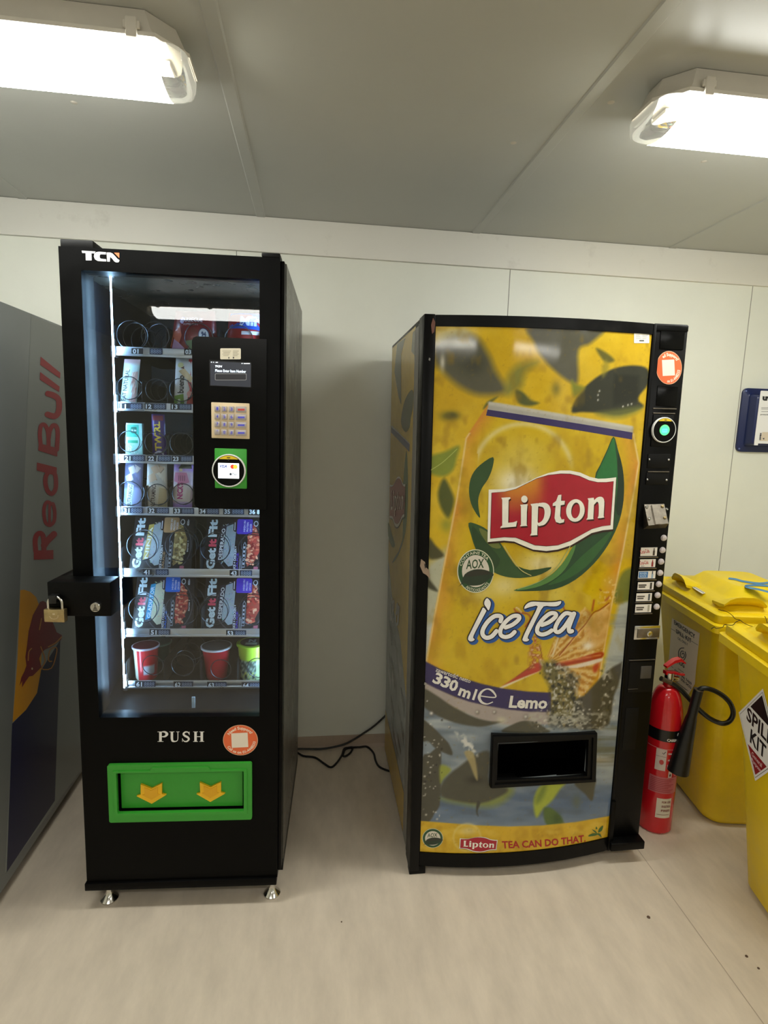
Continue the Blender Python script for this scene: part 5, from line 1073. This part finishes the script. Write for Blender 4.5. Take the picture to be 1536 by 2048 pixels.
# selection buttons and labels
bxy = [(1327, 1075.6), (1324.5, 1100), (1321.6, 1123), (1319.6, 1145.5), (1317, 1168), (1314.7, 1190), (1312.8, 1213)]
for x, y in bxy:
    r = .0088; q_ = L.at(x, y, VC); m = MB(); m.lathe([(r*1.15, 0), (r*1.15, -.002), (r, -.0022), (r*.95, -.006), (r*.6, -.0075), (.0001, -.0078)], (q_[0], VC, q_[2]), 20, axis='y'); m.build('select_button', mat('button_white', (206, 196, 196), .3) if 'button_white' not in bpy.data.materials else bpy.data.materials['button_white'], cm, 'round white selection button')
zl = zoomer(1220, 960, 5.12)
labs = [((300, 685), (480, 778)), ((292, 805), (463, 892)), ((275, 925), (463, 1008)), ((270, 1038), (445, 1122)), ((255, 1152), (425, 1240)), ((245, 1265), (420, 1355))]
for i, (a, b) in enumerate(labs):
    A1 = L.at(*zl([(a[0], b[1])])[0], VC); B1 = L.at(*zl([(b[0], a[1])])[0], VC); m = MB(); m.box((A1[0], VC-.004, A1[2]), (B1[0], VC+.001, B1[2]), .0008, 0)
    S = Plane(L, (A1[0], VC-.004, A1[2]), (B1[0]-A1[0], 0, 0), (0, 0, B1[2]-A1[2])); G = lambda pts, c, l=1: decal(m, S, pts, c, l, False, mi=1)
    G(rect(.01, .02, .99, .98), (240, 234, 226))
    if i in (0, 1):
        text(m, S, 'Coca-Cola' if not i else 'Coca-Cola', (.04, .32 if i else .28), (.56, .42), .42, (196, 52, 60), 2, False, .02, .3, 1)
        if i: text(m, S, 'zero', (.08, .1), (.3, .1), .14, (40, 36, 36), 2, False, .02, 0, 1)
        bc = (70, 56, 48) if not i else (150, 40, 44); G(rect(.74, .08, .86, .62, .03), bc, 2); G([(.76, .6), (.84, .6), (.82, .92), (.78, .92)], bc, 2)
    elif i == 2:
        G(rect(.04, .12, .56, .9), (64, 124, 190), 2); text(m, S, 'RIVER', (.1, .54), (.5, .54), .26, (190, 214, 236), 3, False, .02, 0, 1); text(m, S, 'ROCK', (.12, .2), (.48, .2), .26, (190, 214, 236), 3, False, .02, 0, 1)
        G(rect(.76, .05, .86, .6, .02), (150, 176, 200), 2); G(rect(.78, .6, .84, .95), (50, 70, 96), 2)
    else:
        dk = ((44, 40, 38), (96, 90, 86), (84, 78, 74))[i-3]
        for k in range(2): G(rect(.06+.02*k, .52-.24*k, .54-.06*k, .68-.24*k), dk, 2)
        G(rect(.76, .1, .88, .9, .02), ((60, 58, 56), (84, 92, 100), (180, 176, 160))[i-3], 2)
    m.build('selection_label', [M_rub, M_print], cm, ['white label with red script and dark bottle', 'white label with red script and red bottle', 'white label with a blue square', 'white label with dark text', 'white label with grey text and grey can', 'lowest white label with pale can'][i])
    y = b[1]+4; x0 = a[0]-4; x1 = b[0]+6
    p0, p1 = zl([(x0, y), (x1, y+14)]); cbox(p0[0], p0[1], p1[0], p1[1], .005, 'label_rail', M_steel, bev=.0008)
# T-handle lock, coin return
cbox(1266, 1250, 1320, 1279, .004, 'lock_surround', M_chrome, 'bright chrome lock surround', .003); cbox(1272, 1255, 1318, 1275, .007, 'lock_plate', M_steel, None, .002)
q_ = L.at(1296.5, 1266, VC); m = MB(); m.lathe([(.0095, -.006), (.0095, -.0095), (.006, -.0105), (.0055, -.009), (.0001, -.009)], (q_[0], VC, q_[2]), 22, axis='y'); m.build('lock_barrel', M_chrome, cm)
cbox(1257, 1317.5, 1309, 1320.5, .006, 'coin_tray_lip', M_steel, None, .001); cbox(1254, 1322, 1308, 1385, .002, 'coin_tray', M_rub)
cbox(1279, 1331, 1303, 1357, .004, 'coin_flap', mat('grey_flap', (70, 66, 62), .35)); cbox(1255, 1376.5, 1275, 1378, .004, 'coin_tray_lip', M_steel, None, .0003)
cbox(1244, 1415, 1278, 1500, .0015, 'blank_plate', M_rub)
m = MB(); a = L.at(1222, 1703, -.02); b = L.at(1279, 1673, -.02); m.box((ub+.004, -.022, a[2]), (LW+.004, .09, a[2]+.030), .003); m.box((ub+.0, -.010, a[2]), (uc0+.004, .03, L.Z(1230, 1600)), .002); m.build('base_step', M_worn, lm, 'black step at the foot of the column')
# ---- printed left side
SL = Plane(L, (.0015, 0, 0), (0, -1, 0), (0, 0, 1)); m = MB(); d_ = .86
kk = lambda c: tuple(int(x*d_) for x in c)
a0 = SL.to2(783, 690)[0]; a1 = SL.to2(832, 645)[0]; zS1 = LH-.012; 
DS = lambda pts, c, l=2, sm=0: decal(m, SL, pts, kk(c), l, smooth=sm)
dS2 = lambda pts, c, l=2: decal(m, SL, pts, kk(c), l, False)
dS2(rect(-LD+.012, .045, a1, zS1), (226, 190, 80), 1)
zx = zoomer(770, 640, 3.66); zy = zoomer(760, 1180, 3.531)
DS(zx([(90, 175), (150, 130), (120, 250), (120, 620), (100, 560), (70, 380)]), (120, 124, 100), 2); DS(zx([(205, 90), (222, 75), (218, 260), (195, 230)]), (120, 124, 100), 2)
DS(zx([(120, 760), (130, 650), (160, 560), (195, 512), (210, 540), (205, 640), (190, 720), (180, 790), (150, 820)]), (100, 108, 84), 2, 3)
DS(zx([(48, 770), (182, 900), (182, 930), (48, 800)]), (206, 206, 206), 2); DS(zx([(48, 785), (182, 912), (180, 965), (48, 825)]), (84, 92, 140), 3)
DS(zx([(158, 950), (168, 1100), (168, 1350), (150, 1560), (100, 1720), (55, 1780), (70, 1740), (130, 1600), (135, 1180)]), (92, 124, 70), 2, 2); DS(zx([(25, 1480), (50, 1560), (75, 1650), (50, 1660), (25, 1580)]), (92, 118, 74), 2, 2)
wz = SL.to2(800, 1290)[1]; bz = SL.to2(800, 1600)[1]
dS2([(-LD+.012, .045), (a1, .045), (a1, wz-.14), (-.3, wz+.02), (-.5, wz+.08), (-LD+.012, wz+.24)], (176, 182, 182), 2)
for i in range(22):
    y = random.uniform(.25, wz); x = random.uniform(-LD+.05, a1-.12); DS_ = [(x, y), (x+.10, y-.02), (x+.09, y-.035-random.random()*.06), (x+.02, y-.03)]; dS2(DS_, random.choice([(206, 208, 206), (150, 156, 156), (120, 124, 120)]), 3)
dS2([(-LD+.012, .045), (a1, .045), (a1, .20), (-LD+.012, .235)], (226, 186, 60), 4)
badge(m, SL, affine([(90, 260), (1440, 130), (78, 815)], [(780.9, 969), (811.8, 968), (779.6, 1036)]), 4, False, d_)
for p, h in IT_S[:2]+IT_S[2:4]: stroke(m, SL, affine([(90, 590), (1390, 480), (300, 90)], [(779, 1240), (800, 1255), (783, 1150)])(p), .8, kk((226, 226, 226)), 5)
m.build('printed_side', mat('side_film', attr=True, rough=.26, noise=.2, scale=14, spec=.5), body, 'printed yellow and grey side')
m = MB(); m.box((-.0005, .072, .03), (.004, .081, LH-.016)); m.box((0, -SL.to2(838, 645)[0], .04), (.003, -a1+.002, LH-.02)); m.build('edge_trim', mat('grey_trim', (120, 118, 112), .4), body)
# ================================================================== yellow bins
def rr(u0, v0, u1, v1, r, z, n=5): return [(a, b, z) for a, b in rect(u0, v0, u1, v1, r, n)]
def wheelie(fr, W_, D_, label, s_back=False):
    t = thing('wheelie_bin', label, 'bin', fr, 'yellow spill kit bins')
    def sec(i, z, r): return rr(i[0], i[1], W_-i[0], D_-i[1], r, z)
    m = MB(); ib, it_ = (.115, .10), (.036, .036)
    m.loft([sec((ib[0]+.02, ib[1]+.02), .004, .06), sec(ib, .03, .075), sec(((ib[0]+it_[0])/2, (ib[1]+it_[1])/2), .42, .065), sec(it_, .80, .045), sec(it_, .83, .045)]); bd = m.build('body', M_bin, t)
    m = MB(); m.loft([sec((.02, .02), .812, .03), sec((.0, .0), .815, .022), sec((.0, .0), .842, .022), sec((.008, .008), .846, .02), sec((.03, .03), .846, .03)]); m.build('rim', M_bin, t)
    m = MB(); m.loft([sec((.014, .014), .8465, .024), sec((.012, .012), .850, .024), sec((.012, .012), .876, .024), sec((.018, .018), .881, .026), sec((.038, .038), .883, .06), sec((.042, .042), .879, .06), sec((.046, .046), .884, .07), sec((.056, .056), .897, .07), sec((.075, .075), .903, .08), sec((.10, .10), .908, .07), sec((.115, .115), .914, .06), sec((.15, .15), .944, .03), sec((.158, .158), .947, .03)]); lid = m.build('lid', M_bin, t)
    # grips moulded on two sides of the lid
    def grip(cu, cv, ang, w_):
        m = MB(); R = Matrix.Rotation(ang, 3, 'Z'); secs = []
        for k in np.linspace(-1, 1, 9):
            h = .03*(1-abs(k)**3)+.006; q = [(k*w_, -.008-.028*(1-.3*abs(k)), .905+h), (k*w_, .0, .903+h*.8), (k*w_, .05, .904), (k*w_, .05, .895), (k*w_, .0, .893+h*.3), (k*w_, -.006-.026*(1-.3*abs(k)), .897+h*.85)]
            secs.append([tuple(R @ Vector(p)+Vector((cu, cv, 0))) for p in q])
        m.loft(secs); m.build('lid_grip', M_bin, lid)
    grip(W_*.24, .066, 0, .075); grip(.062, D_*.62, -PI/2, .06)
    m = MB(); 
    for v in (.09, D_-.17): m.tube([(W_+.015, v, .865), (W_+.015, v+.08, .865)], .014, 12)
    m.build('hinge', M_bin, t)
    for v in (.12, D_-.16):
        m = MB(); m.lathe([(.0001, 0), (.07, 0), (.085, .006), (.085, .038), (.07, .044), (.0001, .044)], (W_-.09, v, .0855), 24, axis='y'); m.build('wheel', M_rub, t)
    sl = (ib[0]-it_[0])/(.80-.03)
    return t, bd, lid, Plane(fr, (ib[0]-.0005, 0, .03), (0, -1, 0), (-sl, 0, 1))
c1 = onz(1429, 1268, .815); B1 = Frame((c1[0], c1[1], 0), -.15)
b1, bd1, lid1, S1 = wheelie(B1, .50, .56, 'yellow wheelie bin against the wall, with the white emergency spill kit notice')
c2 = onz(1430.5, 1277, .815); D2 = .56; y2 = -.215
B2 = Frame((c2[0]-D2*math.sin(-y2), c2[1]-D2*math.cos(y2)-.004, 0), y2)
b2, bd2, lid2, S2 = wheelie(B2, .50, D2, 'nearest yellow wheelie bin at the right edge, with the diamond spill kit sign')
zw = zoomer(1320, 1130, 7.11)
m = MB(); N1 = lambda p, c, l=3: decal(m, S1, zw(p), c, l)
N1([(175, 755), (570, 970), (555, 1130), (540, 1270), (515, 1500), (500, 1690), (410, 1842), (260, 1690), (110, 1560), (145, 1150)], (255, 240, 214))
N1([(160, 900), (545, 1135), (545, 1142), (160, 907)], (120, 112, 100), 4)
def nt(s, a, b, h, l=5, bo=.03): text(m, S1, s, zw([a])[0], zw([b])[0], zw([(a[0]-2, a[1]-h)])[0], (40, 38, 36), l, bold=bo)
nt('EMERGENCY', (205, 838), (505, 1050), 56); nt('SPILL KIT', (232, 965), (452, 1112), 56); nt('OIL ONLY', (258, 1056), (402, 1150), 34, bo=.01)
nt('HUG', (256, 1396), (352, 1466), 62, bo=.04); nt('028 9446 7469', (212, 1512), (455, 1712), 38, bo=.02); nt('01 506 0433', (250, 1590), (450, 1768), 38, bo=.02)
for pts, h in (([(345, 1180), (300, 1185), (272, 1230), (275, 1300), (310, 1345)], 6), ([(362, 1235), (372, 1290), (350, 1345), (325, 1360)], 6), ([(340, 1230), (312, 1225), (295, 1265), (305, 1305), (335, 1320), (352, 1285), (335, 1250), (318, 1270)], 6)): stroke(m, S1, zw(pts), h/7.11, (44, 42, 40), 5)
for a, b in (((262, 1472), (345, 1530)), ((140, 1580), (405, 1790)), ((160, 1610), (380, 1780)), ((150, 1420), (190, 1460))): stroke(m, S1, zw([a, b]), .35, (90, 84, 76), 5, sm=0)
m.build('notice', M_print, bd1, 'white emergency spill kit notice')
SL1 = Plane(B1, (0, 0, .9478), (1, 0, 0), (0, 1, 0)); m = MB()
for pts, h in (([(985, 193), (1080, 205), (1180, 232), (1400, 262), (1560, 250)], 1.9), ([(1560, 300), (1400, 288), (1260, 292), (1215, 302), (1250, 322), (1380, 345), (1560, 390)], 1.9)): stroke(m, SL1, zw(pts), h, (66, 132, 176), 2)
m.build('paint_marks', M_print, lid1, 'blue paint marks')
SL1b = Plane(B1, (0, 0, .9045), (1, 0, 0), (0, 1, 0)); m = MB(); decal(m, SL1b, zw([(400, 265), (440, 270), (650, 400), (600, 412), (500, 350)]), (226, 222, 206), 2); stroke(m, SL1b, zw([(420, 280), (620, 395)]), .5, (90, 86, 76), 3, sm=0); m.build('torn_sticker', M_print, lid1, 'torn white sticker')
# diamond sign
m = MB(); tp, lf_, bt = [np.array(S2.to2(*p)) for p in ((1526.5, 1377), (1478, 1425), (1511, 1562))]; rg = tp+bt-lf_
ce = (tp+bt)/2; ex = (rg-lf_)/2; ey = (tp-bt)/2; g = lambda x, y: tuple(ce+ex*x+ey*y)
DD = lambda pts, c, l: decal(m, S2, [g(*p) for p in pts], c, l, False)
DD([(-1, 0), (0, -1), (1, 0), (0, 1)], (248, 246, 242), 3); k = .93; DD([(-k, 0), (0, -k), (k, 0), (0, k)], (70, 66, 66), 4); k = .915; DD([(-k, 0), (0, -k), (k, 0), (0, k)], (248, 246, 242), 5)
k = .86; DD([(-.46, k-.46), (.46, k-.46), (0, k)], (18, 18, 20), 6); DD([(-.44, -k+.44), (0, -k), (.44, -k+.44)], (150, 24, 30), 6)
def T2(s, a, b, y, h, c, bo): text(m, S2, s, g(a, y), g(b, y), g(a, y+h), c, 7, False, bo)
T2('SPILL', -.60, .60, .06, .27, (22, 22, 24), .025); T2('KIT', -.36, .36, -.32, .28, (22, 22, 24), .025); T2('General', -.24, .24, -.56, .09, (230, 200, 200), .02); T2('Purpose', -.22, .22, -.68, .08, (230, 200, 200), .02)
m.build('spill_kit_sign', M_print, bd2, 'white diamond sign with black letters')
# thin wire lying on the lids
wp = [(830, 635), (960, 670), (1030, 720), (1070, 765), (1140, 785), (1200, 830), (1300, 870), (1400, 885), (1450, 925), (1500, 905), (1525, 840), (1510, 770), (1490, 730)]
m = MB(); m.tube([onz(*p, .8895) for p in cr(zw(wp), 4, False)], .0011, 6); m.tube([onz(*p, .8895) for p in cr(zw([(730, 910), (770, 880), (800, 900), (890, 885), (920, 850), (1030, 855), (1080, 810), (1140, 785)]), 4, False)], .0011, 6)
tag(m.build('wire', M_rub), 'thin dark wire lying across the lids of the two yellow bins', 'wire')
# ================================================================== fire extinguisher
pe = onz(1338, 1648, 0); EX = Frame((pe[0]-.062, pe[1]+.008, 0)); ex_ = thing('fire_extinguisher', 'red fire extinguisher with black horn standing between the drinks machine and the bins', 'fire extinguisher', EX)
er = .0635; RT = lambda px, py, v=0.: EX.at(px, py, v)
zsh = RT(1342, 1448)[2]; znk = RT(1318, 1371)[2]
m = MB(); m.lathe([(er*.9, .0), (er, .008), (er, zsh)]+[(.019+(er-.019)*math.cos(a), zsh+(znk-zsh)*math.sin(a)) for a in np.linspace(.08, PI/2, 14)]+[(.0185, znk+.012)], (0, 0, 0), 40); bdx = m.build('cylinder', M_red, ex_)
class Cyl:
    bend = .004
    def __init__(s, r): s.r = r
    def to3(s, a, b, off=0.): t = a/s.r; return ((s.r+off)*math.sin(t), -(s.r+off)*math.cos(t), b)
    def to2(s, px, py):
        o = EX.R.T @ (C-EX.o); d = ray(px, py); A_ = d[0]**2+d[1]**2; B_ = 2*(o[0]*d[0]+o[1]*d[1]); Q_ = o[0]**2+o[1]**2-s.r**2; di = B_*B_-4*A_*Q_
        t = (-B_-math.sqrt(max(di, 0)))/(2*A_); p = o+d*t; return (s.r*math.atan2(p[0], -p[1]), p[2])
CY = Cyl(er); Zc = lambda y: CY.to2(1322, y)[1]; m = MB(); c_ = lambda a0, y0, a1, y1, c, l=1: decal(m, CY, rect(a0, Zc(y0), a1, Zc(y1)), c, l, False)
c_(-.1, 1482, .1, 1459, (16, 16, 18)); h_ = lambda y0, y1: abs(Zc(y0)-Zc(y1))
def ct(s, a0, a1, y, px_, c=(226, 222, 216), l=3, bo=.03): text(m, CY, s, (a0, Zc(y)), (a1, Zc(y)), h_(1400, 1400+px_), c, l, False, bo)
ct('CO2', .012, .055, 1470, 7.5, bo=.05); ct('CARBON DIOXIDE', -.024, .085, 1480, 5, bo=.04)
c_(-.09, 1497.5, .09, 1496.8, (226, 180, 180), 2); c_(-.055, 1541, -.019, 1498, (214, 198, 192), 2); c_(-.055, 1513, -.019, 1512.4, (120, 60, 60), 3); stroke(m, CY, [(-.034, Zc(1505)), (-.03, Zc(1507)), (-.024, Zc(1502))], .0012, (60, 50, 50), 4, False, 0); decal(m, CY, ell(-.034, Zc(1524), .008, .010, 9), (190, 60, 60), 4, False)
for i, y in enumerate((1507, 1520, 1531, 1536)): ct(('REMOVE SAFETY PIN', 'AIM AT BASE OF FIRE', 'SQUEEZE LEVER AND', 'SWEEP SIDE TO SIDE')[i], -.014, .05, y, 3.2, l=2, bo=.02)
c_(-.006, 1556, .008, 1541, (222, 206, 204), 2); decal(m, CY, ell(.001, Zc(1549), .003, .006, 10), (60, 20, 24), 3, False)
c_(-.07, 1587, .04, 1554, (196, 104, 112), 2)
for i in range(8): c_(-.065, 1559+i*3.5, .02-.01*(i % 3), 1558+i*3.5, (150, 30, 40), 3)
c_(-.036, 1636, .02, 1597, (222, 214, 198), 2)
for i, s in enumerate(('FOR USE', 'ON ELECTRICAL', 'FIRES')): ct(s, -.018+(-.012, -.0, .004)[i]*0, .016, 1606+i*8.5, 4.2, (130, 44, 40), 4)
c_(-.032, 1630, .014, 1629, (150, 110, 100), 3)
m.build('printed_label', mat('printed_label', attr=True, rough=.3), bdx)
m = MB(); m.tube([(0, 0, znk+.012), (0, 0, znk+.052)], .017, 16); m.tube([(-.0, 0, znk+.030), (.030, -.004, znk+.026), (.034, -.004, znk+.025)], [.011, .011, .009], 12); m.build('valve', M_chrome, ex_, 'metal valve body')
m = MB(); zv = znk+.050
m.loft([[(x, -.011, z), (x, .011, z), (x, .011, z+t), (x, -.011, z+t)] for x, z, t in ((-.02, zv+.022, .006), (.01, zv+.040, .012), (.035, zv+.046, .012), (.054, zv+.036, .006))], smooth=False); m.build('lever', M_red, ex_, 'red upper lever')
m = MB(); m.loft([[(x, -.010, z), (x, .010, z), (x, .010, z+t), (x, -.010, z+t)] for x, z, t in ((-.02, zv-.004, .012), (.02, zv-.004, .008), (.05, zv-.010, .005))], smooth=False); m.box((.046, -.005, zv-.012), (.060, .005, zv-.006)); m.build('carry_handle', M_red, ex_, 'red lower handle')
hp_ = lambda lst, v: [tuple(EX.at(x, y, v if not hasattr(v, '__len__') else v[i])) for i, (x, y) in enumerate(lst)]
m = MB(); m.tube(hp_([(1322, 1357), (1331, 1361), (1343, 1366.5)], -.02), [.0095, .0085, .0085], 12); m.build('hose_connector', M_steel, ex_, 'grey metal hose connector')
hl = [(1342, 1366), (1352, 1372), (1364, 1382), (1376, 1395), (1388, 1408), (1398, 1419), (1408, 1428), (1420, 1437), (1434, 1444), (1447, 1447), (1458, 1443), (1465, 1433), (1466, 1421), (1460, 1406), (1448, 1393), (1432, 1383), (1415, 1377), (1403, 1377), (1396, 1382)]
vv = np.interp(np.arange(len(hl)), [0, 4, 9, 13, 18], [-.02, -.04, -.10, -.115, -.085])
m = MB(); m.tube(cr(hp_(hl, vv), 4, False), .0088, 12); m.build('hose', mat('hose_rubber', (20, 24, 22), .3), ex_)
m = MB(); t0 = np.array(EX.at(1397, 1380, -.085)); t1 = np.array(EX.at(1355, 1541, -.070)); dd = (t1-t0)/np.linalg.norm(t1-t0)
P = [t0, t0+dd*.005, t0+(t1-t0)*.3, t0+(t1-t0)*.36, t1, t1-dd*.012]
m.tube(P, [.0155, .0165, .0165, .020, .039, .030], 24); m.build('horn', mat('horn_black', (16, 16, 17), .4, bump=.1, bscale=30), ex_)
m = MB(); m.tube([t0-dd*.0005, t0-dd*.0035], [.0168, .0168], 24); m.build('horn_rim', M_steel, ex_)
# ================================================================== blue dispenser on the wall
a = ony(1470, 903, -.0); b = ony(1483, 776, -.0); xl = (a[0]+b[0])/2; z0_, z1_ = a[2], b[2]; wbx = .40
WB = Frame((xl, 0, z0_)); hgt = z1_-z0_; wt = thing('wall_dispenser', 'navy blue wall box with a white printed card, cut off by the right edge', 'dispenser', WB)
def ws(i, y, r): return [(p[0], y, p[1]) for p in rect(i, i, wbx-i, hgt-i, r, 5)]
m = MB(); m.loft([ws(0, -.001, .024), ws(0, -.010, .024), ws(.004, -.013, .022), ws(.022, -.014, .016), ws(.027, -.018, .014), ws(.036, -.056, .014), ws(.042, -.060, .012)]); wbd = m.build('tray', M_navy, wt)
for x in (.012, wbx-.012):
    for z in (.014, hgt-.014): MB().lathe([(.0045, 0), (.004, -.002), (.0001, -.003)], (x, -.013, z), 12, axis='y').build('rivet', mat('rivet_blue', (110, 124, 176), .3) if 'rivet_blue' not in bpy.data.materials else bpy.data.materials['rivet_blue'], wt)
SW = Plane(WB, (0, -.060, 0), (1, 0, 0), (0, 0, 1)); m = MB(); zq = zoomer(1440, 750, 11.375)
q0 = SW.to2(*zq([(905, 355)])[0]); q1 = SW.to2(*zq([(790, 1555)])[0])
uA = (q0[0]+q1[0])/2; decal(m, SW, rect(uA, q1[1], wbx-.06, q0[1], .004), (248, 247, 246), 2, False)
ntc = SW.to2(*zq([(868, 1600)])[0]); decal(m, SW, rect(uA, ntc[1], ntc[0]-.002, q1[1]+.01, .002), (248, 247, 246), 3, False)
text(m, SW, 'uvex', zq([(962, 572)])[0], zq([(1400, 590)])[0], 10.5, (20, 20, 24), 4, bold=.06)
for y in (745, 775, 832): decal(m, SW, zq([(935, y-6), (1500, y-2), (1500, y+8), (935, y+6)]), (150, 148, 150), 4)
text(m, SW, 'protecting people', zq([(915, 912)])[0], zq([(1300, 922)])[0], 3, (60, 60, 64), 4, bold=.01)
decal(m, SW, zq([(960, 1300), (1500, 1300), (1500, 1500), (900, 1500)]), (226, 212, 190), 4)
text(m, SW, 'uvex', zq([(920, 1478)])[0], zq([(940, 1310)])[0], zq([(875, 1476)])[0], (40, 40, 44), 5, bold=.05); decal(m, SW, zq([(960, 1440), (1005, 1430), (995, 1475)]), (40, 40, 44), 5)
m.build('card', M_print, wt, 'white printed card')
# ================================================================== cables on the floor
M_cab = mat('cable_rubber', (12, 12, 12), .45)
def fl_pt(x, y, z=.0055): p = onz(x, y, z); return (p[0], min(p[1], -.02), z)
c1_ = []
for x, y in ((560, 1501), (593, 1498), (640, 1498), (668, 1494), (695, 1486), (725, 1468), (747, 1453), (766, 1436), (778, 1424)):
    p = ony(x, y, -.024); c1_.append((p[0], p[1], max(p[2], .006)))
tag(MB().tube(cr(c1_, 4, False), .0046, 8).build('power_cable', M_cab), 'black cable running along the wall foot and rising behind the drinks machine', 'cable', 'power cables between the machines')
c2_ = [fl_pt(*p) for p in ((580, 1494), (594, 1505), (607, 1512), (630, 1515), (648, 1527), (662, 1534.5), (674, 1525), (684, 1510), (688, 1498), (697, 1492), (705, 1494), (702, 1504), (692, 1512), (686, 1511))]
c2_ += [(p[0], p[1], p[2]+.009) for p in [fl_pt(690, 1503), fl_pt(700, 1499)]]+[fl_pt(*p) for p in ((710, 1489), (719, 1486), (734, 1491), (747, 1506), (751, 1521), (758, 1533), (772, 1540), (790, 1545))]
tag(MB().tube(cr(c2_, 4, False), .0046, 8).build('power_cable', M_cab), 'black cable looped on the open floor between the two machines', 'cable', 'power cables between the machines')
for (x, y, s, l) in ((1297, 1835, .009, 'dark crumb on the floor in front of the drinks machine column'), (1493, 1913, .007, 'upper crumb of the pair on the floor below the nearest bin'), (1517, 1937, .006, 'lower crumb of the pair on the floor below the nearest bin'), (683, 1844, .004, 'tiny dark crumb on the floor between the two machines')):
    p = onz(x, y, 0); m = MB(); m.lathe([(s*.6, 0), (s*.55, s*.25), (s*.2, s*.4)], (0, 0, 0), 7, smooth=False); o = m.build('crumb', mat('crumb_brown', (90, 70, 54), .9) if 'crumb_brown' not in bpy.data.materials else bpy.data.materials['crumb_brown']); o.location = (p[0], p[1], .0004); tag(o, l, 'dirt', 'crumbs on the floor')
